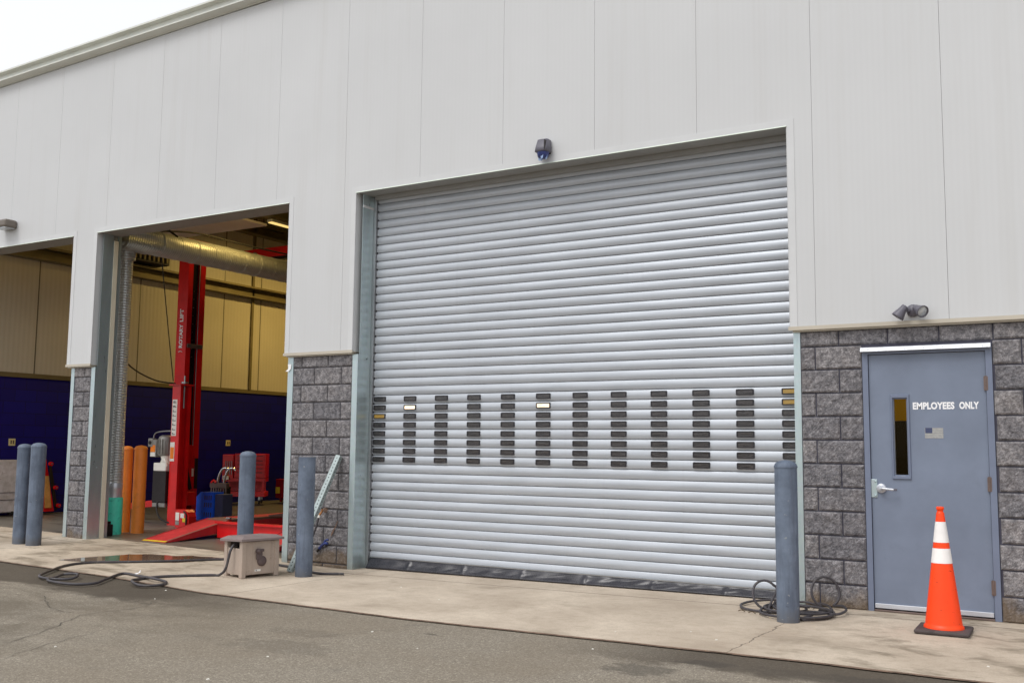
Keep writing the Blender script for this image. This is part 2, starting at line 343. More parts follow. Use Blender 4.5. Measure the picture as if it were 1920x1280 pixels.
# ------------------------------------------------------------------ mesh builder
class MB:
    def __init__(s): s.v = []; s.f = []; s.mi = []; s.sm = []; s.tone = []
    def _f(s, idx, m=0, sm=False): s.f.append(idx); s.mi.append(m); s.sm.append(sm)
    def add(s, vs, fs, m=0, sm=False, T=None):
        b = len(s.v)
        for v in vs:
            v = Vector(v)
            s.v.append(tuple(T @ v) if T else tuple(v))
        for f in fs: s._f([b+i for i in f], m, sm)
        return s
    def box(s, x0, x1, y0, y1, z0, z1, m=0, T=None, bev=0):
        if bev:
            bm = bmesh.new(); bmesh.ops.create_cube(bm, size=1)
            for v in bm.verts:
                v.co = Vector(((x0+x1)/2+v.co.x*(x1-x0), (y0+y1)/2+v.co.y*(y1-y0), (z0+z1)/2+v.co.z*(z1-z0)))
            bmesh.ops.bevel(bm, geom=bm.edges[:], offset=bev, segments=2, affect='EDGES', profile=.5)
            bm.verts.index_update()
            s.add([v.co for v in bm.verts], [[v.index for v in f.verts] for f in bm.faces], m, False, T); bm.free(); return s
        vs = [(x, y, z) for z in (z0, z1) for y in (y0, y1) for x in (x0, x1)]
        return s.add(vs, [(0, 2, 3, 1), (4, 5, 7, 6), (0, 1, 5, 4), (2, 6, 7, 3), (0, 4, 6, 2), (1, 3, 7, 5)], m, False, T)
    def prism(s, poly, axis, a, b, m=0, T=None, sm=False):
        """poly: 2D points in the two other axes (in x,y,z order), extruded along axis from a to b"""
        def P(u, w, t):
            return {0: (t, u, w), 1: (u, t, w), 2: (u, w, t)}[axis]
        n = len(poly); vs = [P(u, w, a) for u, w in poly]+[P(u, w, b) for u, w in poly]
        fs = [(i, (i+1) % n, n+(i+1) % n, n+i) for i in range(n)]
        s.add(vs, fs, m, sm, T)
        s.add(vs, [tuple(range(n-1, -1, -1)), tuple(range(n, 2*n))], m, False, T); return s
    def lathe(s, prof, c=(0, 0, 0), n=24, m=0, T=None, sm=True, caps=True):
        """prof: list of (r, z)"""
        vs = []; fs = []
        for r, z in prof:
            for k in range(n):
                a = 2*math.pi*k/n; vs.append((c[0]+r*math.cos(a), c[1]+r*math.sin(a), c[2]+z))
        for i in range(len(prof)-1):
            for k in range(n):
                k2 = (k+1) % n; fs.append((i*n+k, i*n+k2, (i+1)*n+k2, (i+1)*n+k))
        s.add(vs, fs, m, sm, T)
        if caps:
            s.add(vs[:n], [tuple(range(n-1, -1, -1))], m, False, T); s.add(vs[-n:], [tuple(range(n))], m, False, T)
        return s
    def cyl(s, p0, p1, r, r1=None, n=20, m=0, sm=True):
        p0, p1 = Vector(p0), Vector(p1); d = p1-p0
        T = Matrix.Translation(p0) @ d.to_track_quat('Z', 'Y').to_matrix().to_4x4()
        return s.lathe([(r, 0), (r if r1 is None else r1, d.length)], n=n, m=m, T=T, sm=sm)
    def tube(s, pts, r, n=10, m=0, closed=False, smooth=3):
        pts = [Vector(p) for p in pts]
        if smooth:
            q = []
            N = len(pts)
            for i in range(N-1 if not closed else N):
                p0 = pts[i-1] if (i > 0 or closed) else pts[i]; p1 = pts[i]; p2 = pts[(i+1) % N]
                p3 = pts[(i+2) % N] if (i+2 < N or closed) else p2
                for k in range(smooth+1):
                    t = k/(smooth+1)
                    q.append(.5*((2*p1)+(-p0+p2)*t+(2*p0-5*p1+4*p2-p3)*t*t+(-p0+3*p1-3*p2+p3)*t**3))
            if not closed: q.append(pts[-1])
            pts = q
        N = len(pts); vs = []; up = Vector((0, 0, 1)); prev = None
        for i, p in enumerate(pts):
            a = pts[i-1] if (i > 0 or closed) else p; b = pts[(i+1) % N] if (i+1 < N or closed) else p
            d = (b-a).normalized()
            if prev is None:
                u = d.cross(up) if abs(d.z) < .95 else d.cross(Vector((1, 0, 0)))
            else: u = prev-d*prev.dot(d)
            u.normalize(); w = d.cross(u); prev = u
            for k in range(n):
                t = 2*math.pi*k/n; vs.append(p+(u*math.cos(t)+w*math.sin(t))*r)
        fs = []
        for i in range(N if closed else N-1):
            i2 = (i+1) % N
            for k in range(n):
                k2 = (k+1) % n; fs.append((i*n+k, i2*n+k, i2*n+k2, i*n+k2))
        s.add(vs, fs, m, True)
        if not closed: s.add(vs[:n], [tuple(range(n))], m); s.add(vs[-n:], [tuple(range(n-1, -1, -1))], m)
        return s
    def build(s, name, mats, parent=None, tone=None):
        me = bpy.data.meshes.new(name)
        off = Vector((0, 0, 0))
        q = parent
        while q is not None: off += q.location; q = q.parent
        me.from_pydata([(v[0]-off.x, v[1]-off.y, v[2]-off.z) for v in s.v], [], s.f)
        if not isinstance(mats, (list, tuple)): mats = [mats]
        for m in mats: me.materials.append(m)
        me.polygons.foreach_set('material_index', s.mi); me.polygons.foreach_set('use_smooth', s.sm)
        if s.tone:
            at = me.attributes.new('tone', 'FLOAT', 'POINT'); at.data.foreach_set('value', s.tone)
        me.update()
        bm = bmesh.new(); bm.from_mesh(me); bmesh.ops.recalc_face_normals(bm, faces=bm.faces[:]); bm.to_mesh(me); bm.free()
        o = bpy.data.objects.new(name, me); COL.objects.link(o)
        if parent is not None: o.parent = parent
        return o

def tag(o, label=None, cat=None, group=None, kind=None):
    if label: o['label'] = label
    if cat: o['category'] = cat
    if group: o['group'] = group
    if kind: o['kind'] = kind
    return o
def thing(name, loc, label, cat, group=None):
    o = bpy.data.objects.new(name, None); o.empty_display_size = .2; COL.objects.link(o); o.location = loc
    return tag(o, label, cat, group)
def copy_tree(o, parent=None):
    c = o.copy(); COL.objects.link(c)
    if parent is not None: c.parent = parent
    for ch in [x for x in S.objects if x.parent == o]: copy_tree(ch, c)
    return c
def at(loc, rz=0, rx=0, ry=0):
    return Matrix.Translation(Vector(loc)) @ Matrix.Rotation(rz, 4, 'Z') @ Matrix.Rotation(ry, 4, 'Y') @ Matrix.Rotation(rx, 4, 'X')

FONT = None
def text_mesh(name, body, width, height, T, mat, parent, depth=.002, bold=.0, th=1.0):
    cu = bpy.data.curves.new(name, 'FONT'); cu.body = body; cu.size = 1; cu.extrude = 0; cu.offset = bold; cu.resolution_u = 3
    cu.space_character = th
    o = bpy.data.objects.new(name, cu); COL.objects.link(o)
    dg = bpy.context.evaluated_depsgraph_get(); me = bpy.data.meshes.new_from_object(o.evaluated_get(dg))
    bpy.data.objects.remove(o); bpy.data.curves.remove(cu)
    xs = [v.co.x for v in me.vertices]; ys = [v.co.y for v in me.vertices]
    x0, x1, y0, y1 = min(xs), max(xs), min(ys), max(ys)
    off = Vector((0, 0, 0)); q = parent
    while q is not None: off += q.location; q = q.parent
    for v in me.vertices:
        u = (v.co.x-x0)/(x1-x0)*width; w = (v.co.y-y0)/(y1-y0)*height
        v.co = (T @ Vector((u, 0, w)))-off
    me.materials.clear(); me.materials.append(mat)
    ob = bpy.data.objects.new(name, me); COL.objects.link(ob); ob.parent = parent
    return ob

def gz(x):
    if x < -5.6: return min(.14, -.045+.0181*(-5.6-x))
    return min(.008, -.045+.0095*(x+5.6))

# ------------------------------------------------------------------ ground
def sheet(xs, ys, dz, name, mat, kind='structure', yfun=None):
    b = MB(); nx = len(xs); vs = []
    for j, y in enumerate(ys):
        for x in xs:
            yy = y if yfun is None else yfun(x, j, y)
            vs.append((x, yy, gz(x)+dz))
    fs = [(j*nx+i, j*nx+i+1, (j+1)*nx+i+1, (j+1)*nx+i) for j in range(len(ys)-1) for i in range(nx-1)]
    b.add(vs, fs); o = b.build(name, mat); tag(o, kind=kind); return o
XG = [-200, -60, -30, -20]+[-16+i*.5 for i in range(40)]+[6, 12, 30, 60, 200]
def front(x): return -2.38+max(0, min(1, (-3.0-x)/4))*.33+noise.noise(Vector((x*3, 0, 0)))*.012
asph = sheet(XG, [-200, -60, -20, -8, -4, -3, 0, .3, 40], -.012, 'asphalt_yard', [M['asphalt'], M['crack']])
tag(asph, 'worn grey asphalt yard with cracks and dark damp patches in front of the garage')
XA = [-30, -20]+[-16+i*.125 for i in range(160)]+[4.5, 8, 20, 40]
apron = sheet(XA, [0, .6, 1, 1.4], 0, 'concrete_apron', M['concrete'], yfun=lambda x, j, y: {0: front(x), 1: -1.2, 2: -.4, 3: .26}[j])
tag(apron, 'pale stained concrete apron along the foot of the building')
# narrow joint between apron and asphalt
b = MB()
for i in range(len(XA)-1):
    x0, x1 = XA[i], XA[i+1]; w = .005+.006*noise.noise(Vector((x0*9, 3, 0)))
    b.add([(x0, front(x0)-w, gz(x0)-.004), (x1, front(x1)-w, gz(x1)-.004), (x1, front(x1)+.004, gz(x1)+.003), (x0, front(x0)+.004, gz(x0)+.003)], [(0, 1, 2, 3)])
tag(b.build('pavement_joint', M['edge_joint']), kind='structure')
shop = sheet([-14.6+i*.4 for i in range(48)], [.26, 4, 9, 18.2], .002, 'shop_floor', M['shopfloor'])
# cracks in the asphalt: thin dark strips
b = MB()
def crack(pts, w):
    w *= .85
    q = []
    for (x0, y0), (x1, y1) in zip(pts[:-1], pts[1:]):
        n = max(2, int(math.hypot(x1-x0, y1-y0)/.03))
        for k in range(n): t = k/n; q.append((x0+(x1-x0)*t, y0+(y1-y0)*t))
    q.append(pts[-1]); vs = []
    for i, (x, y) in enumerate(q):
        ww = w*(.35+.9*abs(noise.noise(Vector((x*14, y*14, 0)))))*min(1, i/4+.2, (len(q)-1-i)/4+.2)
        a = q[max(0, i-1)]; c = q[min(len(q)-1, i+1)]; d = Vector((c[0]-a[0], c[1]-a[1])).normalized()
        jx = noise.noise(Vector((x*5, y*5, 2)))*.06+noise.noise(Vector((x*22, y*22, 5)))*.014; jy = noise.noise(Vector((x*5, y*5, 8)))*.06+noise.noise(Vector((x*22, y*22, 9)))*.014
        for s_ in (-1, 1): vs.append((x+jx-d.y*ww*s_, y+jy+d.x*ww*s_, gz(x)-.008))
    b.add(vs, [(2*i, 2*i+1, 2*i+3, 2*i+2) for i in range(len(q)-1)])
crack([(-4.82, -4.63), (-4.88, -4.36), (-5.42, -3.56), (-5.33, -3.07), (-5.5, -2.8)], .007)
crack([(-4.35, -4.93), (-4.5, -4.49), (-4.68, -3.98)], .005)
crack([(-5.54, -3.48), (-5.9, -3.5), (-6.6, -3.1)], .005)
crack([(-3.24, -3.59), (-3.15, -3.37), (-2.94, -2.91), (-2.8, -2.65)], .004)
crack([(-5.42, -3.56), (-5.0, -3.3), (-4.3, -3.0)], .004)
tag(b.build('asphalt_cracks', M['crack']), kind='structure')
# puddle
b = MB(); out = [(-8.55, -1.6), (-8.28, -1.50), (-7.98, -1.38), (-7.68, -1.14), (-7.42, -.9), (-7.32, -.55), (-7.22, -.33), (-7.34, -.2), (-7.62, -.3), (-7.9, -.45), (-8.1, -.52), (-8.25, -.56), (-8.42, -.72), (-8.44, -.95), (-8.5, -1.2)]
vs = [(sum(p[0] for p in out)/len(out), sum(p[1] for p in out)/len(out), gz(-8)+.004)]
pp = []
for i in range(len(out)):
    a, c = out[i], out[(i+1) % len(out)]
    for k in range(5):
        t = k/5; x = a[0]+(c[0]-a[0])*t; y = a[1]+(c[1]-a[1])*t
        x += noise.noise(Vector((x*7, y*7, 0)))*.05; y += noise.noise(Vector((x*7, y*7, 4)))*.05; pp.append((x, y, gz(x)+.004))
b.add(vs+pp, [(0, i+1, (i+1) % len(pp)+1) for i in range(len(pp))])
tag(b.build('puddle', M['puddle']), kind='structure')

# ------------------------------------------------------------------ building
B = thing('garage_building', (0, 0, 0), 'light grey panelled vehicle workshop with grey split-block base and roller doors', 'building')
YC = -.05      # outer face of the cladding
ZT = 2.405     # bottom of the cladding
ZO = 4.25      # heads of the big openings
OP = [(-14.05, -10.75), (-10.235, -6.64), (-5.605, -.60)]   # the three bays (cladding edges)
JO = [-5.78+1.0815*k for k in range(-9, 9)]; JO = [-14.75]+[x for x in JO if x > -14.6]
JO[[i for i, x in enumerate(JO) if abs(x+10.106) < .02][0]] = -10.062
def eave_z(x): return 6.93+(x+7.15)*.0232 if x < -7 else 6.93
b = MB()
def panel(xa, xb, za, zb):
    g = .0013
    zb2a, zb2b = (eave_z(xa)-.02, eave_z(xb)-.02) if zb == 'top' else (zb, zb)
    xa += g; xb -= g
    vs = [(xa, YC, za), (xb, YC, za), (xb, YC, zb2b), (xa, YC, zb2a), (xa, .1, za), (xb, .1, za), (xb, .1, zb2b), (xa, .1, zb2a)]
    b.add(vs, [(0, 1, 2, 3), (5, 4, 7, 6), (0, 4, 5, 1), (1, 5, 6, 2), (4, 0, 3, 7), (3, 2, 6, 7)])
for xa, xb in zip(JO[:-1], JO[1:]):
    cuts = sorted({xa, xb} | {e for o in OP for e in o if xa < e < xb})
    if len(cuts) == 2:
        over = any(o[0] <= (xa+xb)/2 <= o[1] for o in OP)
        panel(xa, xb, ZO if over else ZT, 'top')
    else:  # split without a visible joint: pieces share the plane and butt
        g = .0013
        zt = lambda x: eave_z(x)-.02
        for k, (ca, cb) in enumerate(zip(cuts[:-1], cuts[1:])):
            mid = (ca+cb)/2; over = any(o[0] <= mid <= o[1] for o in OP); za = ZO if over else ZT
            a_ = ca+(g if ca == xa else 0); b_ = cb-(g if cb == xb else 0)
            vs = [(a_, YC, za), (b_, YC, za), (b_, YC, zt(b_)), (a_, YC, zt(a_)), (a_, .1, za), (b_, .1, za), (b_, .1, zt(b_)), (a_, .1, zt(a_))]
            b.add(vs, [(0, 1, 2, 3), (0, 4, 5, 1), (1, 5, 6, 2), (4, 0, 3, 7), (3, 2, 6, 7)])
b.build('metal_cladding', M['clad'], B)
# inner leaf behind the cladding (closes the joints, carries the ceiling)
b = MB()
for x0, x1, z0 in ((-14.7, -14.05, -.3), (-14.05, -10.75, ZO+.02), (-10.75, -10.235, 2.38), (-10.235, -6.64, ZO+.02), (-6.64, -5.605, 2.38), (-5.605, -.60, ZO+.02), (-.60, 3.3, 2.38)):
    b.box(x0, x1, .101, .28, z0, 6.7)
b.build('inner_wall_leaf', M['soffit'], B)
# flashing round the big openings
for xa, xb in OP:
    b = MB(); w = .066; y0 = YC-.004; y1 = YC-.0005
    b.add([(xa, y0, ZT), (xa-w, y0, ZT), (xa-w, y0, ZO+w), (xa, y0, ZO)], [(0, 1, 2, 3)])
    b.add([(xb, y0, ZT), (xb+w, y0, ZT), (xb+w, y0, ZO+w), (xb, y0, ZO)], [(0, 3, 2, 1)])
    b.add([(xa, y0, ZO), (xb, y0, ZO), (xb+w, y0, ZO+w), (xa-w, y0, ZO+w)], [(0, 1, 2, 3)])
    for (px, pz), (qx, qz) in (((xa-w, ZT), (xa-w, ZO+w)), ((xa-w, ZO+w), (xb+w, ZO+w)), ((xb+w, ZO+w), (xb+w, ZT))):
        b.add([(px, y0, pz), (qx, y0, qz), (qx, YC+.001, qz), (px, YC+.001, pz)], [(0, 1, 2, 3)])
    # returns into the opening
    b.box(xa-.001, xa+.003, y0, .012, ZT+.001, ZO-.001); b.box(xb-.003, xb+.001, y0, .012, ZT+.001, ZO-.001)
    b.build('opening_flashing', M['trim'], B)
    b = MB(); b.prism([(YC-.014, ZO-.006), (YC-.006, ZO+.005), (YC-.003, ZO+.005), (YC+.0, ZO-.004)], 0, xa, xb)
    b.build('drip_edge', M['drip'], B)
    b = MB(); b.box(xa+.003, xb-.003, YC+.001, .30, ZO-.004, ZO+.0005); 
    b.build('door_head_soffit', M['soffit'], B)
# lower lip of the cladding over the blockwork
for xa, xb in ((-14.75, OP[0][0]+.0), (OP[0][1], OP[1][0]), (OP[1][1], OP[2][0]), (OP[2][1], 3.3)):
    b = MB()
    b.box(xa, xb, YC-.002, .09, ZT-.012, ZT-.001)
    b.box(xa-.012, xb+.012, YC-.016, YC-.0045, ZT-.02, ZT+.014)
    b.box(xa+.02, xb-.02, -.045, .05, ZT-.034, ZT-.0125)
    b.build('base_flashing', M['lip'], B)
# eave: boxed gutter along the roof edge
b = MB()
for xa, xb, m_ in ((-14.9, -7.15, 0), (-7.15, 3.4, 0)):
    prof = [(-.055, -.01), (-.055, -.0), (-.17, .02), (-.17, .035), (-.13, .04), (-.13, .12), (-.20, .13), (-.20, .155), (.1, .165), (.1, -.01)]
    za, zb = eave_z(xa), eave_z(xb); n = len(prof)
    vs = [(xa, y, za+z) for y, z in prof]+[(xb, y, zb+z) for y, z in prof]
    b.add(vs, [(i, (i+1) % n, n+(i+1) % n, n+i) for i in range(n)]); b.add(vs, [tuple(range(n)), tuple(range(2*n-1, n-1, -1))])
b.build('roof_gutter', M['eave'], B)
b = MB(); b.add([(-14.9, .1, 7.0), (3.4, .1, 7.08), (3.4, 18.4, 7.5), (-14.9, 18.4, 7.5)], [(0, 1, 2, 3)]); b.add([(-14.9, .1, 6.66), (3.4, .1, 6.66), (3.4, 18.4, 7.1), (-14.9, 18.4, 7.1)], [(0, 1, 2, 3)])
b.build('roof', M['deck'], B)

# split-face blockwork, every block displaced
M['mortar_light'] = paint('grey_mortar', srgb(92, 90, 96), .95, kind='world', var=.12, scale=9)
def block_wall(name, x0, x1, z1, holes=(), off=0.0, n0=-1):
    b = MB(); b.tone = []
    H = .2032; L = .4064; g = .005
    rows = int(math.ceil(z1/H))
    def blk(xa, xb, za, zb):
        nx = max(2, int((xb-xa)/.0135)); nz = max(2, int((zb-za)/.0135)); base = len(b.v); t = random.random()
        sd = random.uniform(0, 50)
        for j in range(nz+1):
            for i in range(nx+1):
                u, w = i/nx, j/nz; x = xa+(xb-xa)*u; z = za+(zb-za)*w
                e = min(u*(xb-xa), (1-u)*(xb-xa), w*(zb-za), (1-w)*(zb-za))
                k = min(1, e/.007)
                p = Vector((x*9+sd, z*9, sd)); r = noise.noise(p)*.35+noise.noise(p*2.7)*.32+noise.noise(p*7.5)*.42+abs(noise.noise(p*4))*.3
                y = -.010-.006*k-r*.012*(.35+.65*k)
                if i in (0, nx) or j in (0, nz): y = -.004-r*.004
                jx = noise.noise(Vector((x*30, z*30, 3)))*.003*k
                b.v.append((x+jx, y, z)); b.tone.append(t)
        for j in range(nz):
            for i in range(nx):
                a = base+j*(nx+1)+i; b._f([a, a+1, a+nx+2, a+nx+1], 0, False)
    for r in range(n0, rows):
        za = r*H+g; zb = min((r+1)*H-g, z1)
        if zb-za < .03: continue
        o = off+(L/2 if r % 2 else 0); k = math.floor((x0-o)/L)
        x = o+k*L
        while x < x1:
            xa, xb = max(x, x0)+g, min(x+L, x1)-g
            x += L
            if xb-xa < .03: continue
            segs = [(xa, xb)]
            for hx0, hx1, hz1 in holes:
                if za < hz1-.02:
                    ns = []
                    for a, c in segs:
                        if c <= hx0 or a >= hx1: ns.append((a, c)); continue
                        if a < hx0-.03: ns.append((a, hx0-g))
                        if c > hx1+.03: ns.append((hx1+g, c))
                    segs = ns
            for a, c in segs: blk(a, c, za, zb)
    # mortar sheet and wall thickness
    z0 = n0*H
    def bx(xa, xb, za, zb):
        n = len(b.v); b.box(xa, xb, .0015, .10, za, zb, m=1); b.tone += [.5]*(len(b.v)-n)
    if holes:
        hx0, hx1, hz1 = holes[0]
        bx(x0, hx0, z0, z1); bx(hx1, x1, z0, z1); bx(hx0, hx1, hz1, z1)
    else: bx(x0, x1, z0, z1)
    return b.build(name, [M['block'], M['mortar' if holes else 'mortar_light']], B)
DX0, DX1, DZ = 0.0, 1.012, 2.215
block_wall('block_wall', -.525, 3.3, 2.375, holes=((DX0, DX1, DZ),), off=-.397)
block_wall('block_wall', -6.535, -5.63, 2.375, off=-6.197)
block_wall('block_wall', -10.63, -10.265, 2.375, off=-10.20)
block_wall('block_wall', -14.7, -14.1, 2.375, off=-14.4)

# galvanised steel jambs (angle on the face, deep return into the bay)
def jamb(xo, xi, d):
    """xo: block side, xi: opening side (sign gives direction); d depth"""
    b = MB(); z0 = gz(xi)-.03; y0 = -.008
    b.box(min(xo, xi), max(xo, xi), y0, .02, z0, 2.374)
    s = 1 if xi > xo else -1
    a, c = sorted((xi, xi-s*.006)); b.box(a, c, .0205, d, z0, ZO-.006)
    b.box(a-(.03 if s > 0 else 0), c+(0 if s > 0 else .03), d+.001, d+.006, z0, ZO-.006)
    if s:  # bolts
        for zz in (1.0, 2.33, 2.33):
            b.cyl((xi, .1+(.05 if zz == 2.33 else 0), zz), (xi+s*.006, .1+(.05 if zz == 2.33 else 0), zz), .009, n=8)
    return b.build('steel_jamb', M['galv'], B)
jamb(-5.63, -5.553, .245); jamb(-.525, -.585, .245)
jamb(-6.535, -6.62, .20); jamb(-10.265, -10.185, .18); jamb(-10.63, -10.70, .30); jamb(-14.1, -14.0, .30)
# upper returns above the angle, behind cladding
b = MB()
for x in (-5.60, -.604, -6.645, -10.23, -10.755, -14.045):
    pass
# far-side trim strips at the open bay: weather strip and door track
b = MB(); b.box(-10.186, -10.176, .19, .26, gz(-10.2)-.02, 4.17); b.build('weather_strip', paint('cream_strip', srgb(222, 216, 196), .5, kind='world', var=.06), B)
b = MB(); b.box(-10.215, -10.19, .275, .32, gz(-10.2)-.02, 4.6)
b.build('door_track', M['galv'], B)
b = MB(); b.box(-5.552, -5.546, .02, .21, 4.085, 4.115); b.build('jamb_bracket', M['trim'], B)
b = MB(); b.box(-6.66, -6.63, .30, .36, gz(-6.6)-.02, 4.6); b.build('door_track', M['galv'], B)

# ------------------------------------------------------------------ the closed roller door
YS = .262   # slat edges; slat faces bulge toward the yard
PS = .0979; ZTOP = 1.914
X0, X1 = -5.50, -.560
b = MB()
k0 = -19; k1 = 24
for k in range(k0, k1):
    zb = ZTOP+(k-0)*PS - (0); zb = ZTOP+k*PS
    pr = []
    for i in range(17):
        t = i/16; z = zb+.0015+t*(PS-.003)
        y = YS-(.013+.0115*math.sin(math.pi*t/.93) if t < .93 else .013*math.cos(math.pi/2*(t-.93)/.07))
        pr.append((y, z))
    pr = [(YS+.004, zb+.0005)]+pr+[(YS+.004, zb+PS-.0005)]
    n = len(pr)
    vs = [(X0, y, z) for y, z in pr]+[(X1, y, z) for y, z in pr]
    b.add(vs, [(i, n+i, n+i+1, i+1) for i in range(n-1)], 0, True)
# back sheet so that nothing shows through the hinge lines
b.box(X0, X1, YS+.008, YS+.016, ZTOP+k0*PS, ZTOP+k1*PS, 1)
for k in range(k0, k1):   # end locks on the left edge
    zb = ZTOP+k*PS; b.box(X0-.012, X0-.001, YS-.018, YS+.01, zb+.012, zb+PS-.012)
door = b.build('roller_door', [M['slat'], M['black_gap']], B)
door['label'] = 'closed light grey slatted roller door with eight rows of small windows'
b = MB(); z0 = -.03
b.box(X0-.052, X0-.014, YS-.05, YS+.03, gz(-5.5)-.02, 4.24, bev=.003)
b.build('guide_rail', M['steel'], door)
b = MB(); b.box(X1+.004, X1+.03, YS-.05, YS+.03, z0, 4.24); b.build('guide_rail', M['steel'], door)
b = MB()
b.prism([(.17, 4.20), (.17, 4.244), (.24, 4.244), (.225, 4.20)], 0, X0, X1)
b.build('door_hood', M['soffit'], door)
# crumpled black plastic weather seal
b = MB(); nx = 520; prof = 11; vs = []
for i in range(nx+1):
    x = X0+(X1-X0)*i/nx; g0 = gz(x)
    for j in range(prof):
        t = j/(prof-1); z = .080-(.080-g0-.004)*t
        bul = .004+(t**1.5)*.085 if t < .9 else .004+.0726-.01*((t-.9)/.1)**2
        f = noise.noise(Vector((x*5, t*1.2+x*2, 0)))*.014+noise.noise(Vector((x*11+t*5, t*1.5, 3)))*.007+abs(noise.noise(Vector((x*3.3, t, 9))))*-.012
        pin = math.exp(-((x*1.38+.3) % 1-.5)**2/.0012)*-.012
        vs.append((x, YS-.030-bul+f*(math.sin(math.pi*t)**.5 if 0 < t < 1 else .2)+pin*math.sin(math.pi*t), z))
b.add(vs, [(i*prof+j, (i+1)*prof+j, (i+1)*prof+j+1, i*prof+j+1) for i in range(nx) for j in range(prof-1)], 0, True)
b.build('bottom_seal', M['plastic_black'], door)
b = MB(); b.box(X0, X1, YS-.040, YS-.026, ZTOP+k0*PS+.024, ZTOP+k0*PS+.034); b.build('bottom_bar', M['steel'], door)
# 12 x 8 small windows
def rrect(w, h, r, n=4):
    pts = []
    for cx, cy, a0 in ((w/2-r, h/2-r, 0), (-w/2+r, h/2-r, 90), (-w/2+r, -h/2+r, 180), (w/2-r, -h/2+r, 270)):
        for k in range(n+1): a = R(a0+90*k/n); pts.append((cx+r*math.cos(a), cy+r*math.sin(a)))
    return pts
def win_mesh(matp):
    b = MB(); o = rrect(.170, .058, .011); i_ = rrect(.146, .037, .006); n = len(o)
    yf, yb = -.0335, -.012
    vs = [(x, yf, z) for x, z in o]+[(x, yf, z) for x, z in i_]+[(x, yb, z) for x, z in o]+[(x, yf+.003, z) for x, z in i_]
    b.add(vs, [(k, (k+1) % n, n+(k+1) % n, n+k) for k in range(n)])
    b.add(vs, [(k, (k+1) % n, 2*n+(k+1) % n, 2*n+k) for k in range(n)])
    b.add(vs, [(n+k, n+(k+1) % n, 3*n+(k+1) % n, 3*n+k) for k in range(n)])
    b.add([(x, yf+.003, z) for x, z in i_], [tuple(range(n))], 1)
    return b
proto = {}
for key, mp in (('pane', 'pane'), ('lit', 'pane_emit_warm'), ('amber', 'pane_emit_amber')):
    proto[key] = win_mesh(None)
meshes = {}
for row in range(8):
    for c in range(12):
        key = 'pane'
        if row == 1 and c in (1, 5): key = 'lit'
        if (c == 11 and row in (0, 1)) or (c == 0 and row == 2): key = 'amber'
        if key not in meshes:
            o = proto[key].build('window', [M['win_frame'], M[{'pane': 'pane', 'lit': 'pane_emit_warm', 'amber': 'pane_emit_amber'}[key]]], door)
            meshes[key] = o.data
        else:
            o = bpy.data.objects.new('window', meshes[key]); COL.objects.link(o); o.parent = door
        o.location = (-5.412+c*.430, YS, ZTOP-.0478-row*PS)
        if key == 'lit': o['label'] = 'small roller door window, lamplight behind it put in as warm white emission'
        if key == 'amber': o['label'] = 'small roller door window, amber light behind it put in as emission'

# ------------------------------------------------------------------ employee door
gD = gz(.5)
fr = MB()
fr.box(DX0+.001, DX0+.046, -.012, .095, gD-.02, 2.150); fr.box(DX1-.050, DX1-.001, -.012, .095, gD-.02, 2.150)
fr.box(DX0+.001, DX1-.001, -.012, .095, 2.1505, DZ-.004)
for x0, x1 in ((DX0+.046, DX0+.058), (DX1-.062, DX1-.050)): fr.box(x0, x1, .055, .095, gD-.02, 2.15)
fr.build('door_frame', M['door_frame'], B)
LX0, LX1, LZ0, LZ1 = DX0+.050, DX1-.054, gD+.022, 2.146
leaf = MB(); wx0, wx1, wz0, wz1 = .243, .345, 1.135, 1.770
for a in ((LX0, wx0, LZ0, LZ1), (wx1, LX1, LZ0, LZ1), (wx0, wx1, LZ0, wz0), (wx0, wx1, wz1, LZ1)): leaf.box(a[0], a[1], .008, .052, a[2], a[3])
ed = leaf.build('employee_door', M['door'], B); ed['label'] = 'slate grey steel door with white lettering and narrow window'
b = MB()   # raised window kit
def ring(b, x0, x1, z0, z1, ix0, ix1, iz0, iz1, yo, yi):
    vs = [(x0, .0075, z0), (x1, .0075, z0), (x1, .0075, z1), (x0, .0075, z1)]
    o2 = .006; vs += [(x0+o2, yo, z0+o2), (x1-o2, yo, z0+o2), (x1-o2, yo, z1-o2), (x0+o2, yo, z1-o2)]
    m_ = .012; vs += [(ix0-m_, yo, iz0-m_), (ix1+m_, yo, iz0-m_), (ix1+m_, yo, iz1+m_), (ix0-m_, yo, iz1+m_)]
    vs += [(ix0, yi, iz0), (ix1, yi, iz0), (ix1, yi, iz1), (ix0, yi, iz1)]
    for r in range(3):
        b.add(vs, [(r*4+k, r*4+(k+1) % 4, r*4+4+(k+1) % 4, r*4+4+k) for k in range(4)])
ring(b, .218, .372, 1.098, 1.806, wx0+.002, wx1-.002, wz0+.002, wz1-.002, -.006, .018)
b.build('window_frame', M['door_frame'], ed)
def glassmat():
    m = NT('clear_door_glass')
    m.set(color=(.85, .85, .85, 1), rough=.02, trans=1.0); m.b.inputs['IOR'].default_value = 1.08; return m.m
b = MB(); b.box(wx0, wx1, .028, .032, wz0, wz1); b.build('pane', glassmat(), ed)
b = MB(); b.box(DX0-.004, DX1-.004, -.052, -.0125, 2.172, 2.20); b.prism([(-.062, 2.174), (-.052, 2.205), (-.0125, 2.214), (-.0125, 2.2005), (-.052, 2.1995)], 0, DX0-.004, DX1-.004)
for k in range(7): b.cyl((.06+k*.148, -.056, 2.188), (.06+k*.148, -.062, 2.188), .006, n=8)
b.build('drip_cap', M['alu'], B)
b = MB(); b.box(LX0+.004, LX1-.004, -.006, .0075, LZ0+.004, LZ0+.042, bev=.003); b.build('door_sweep', M['alu'], ed)
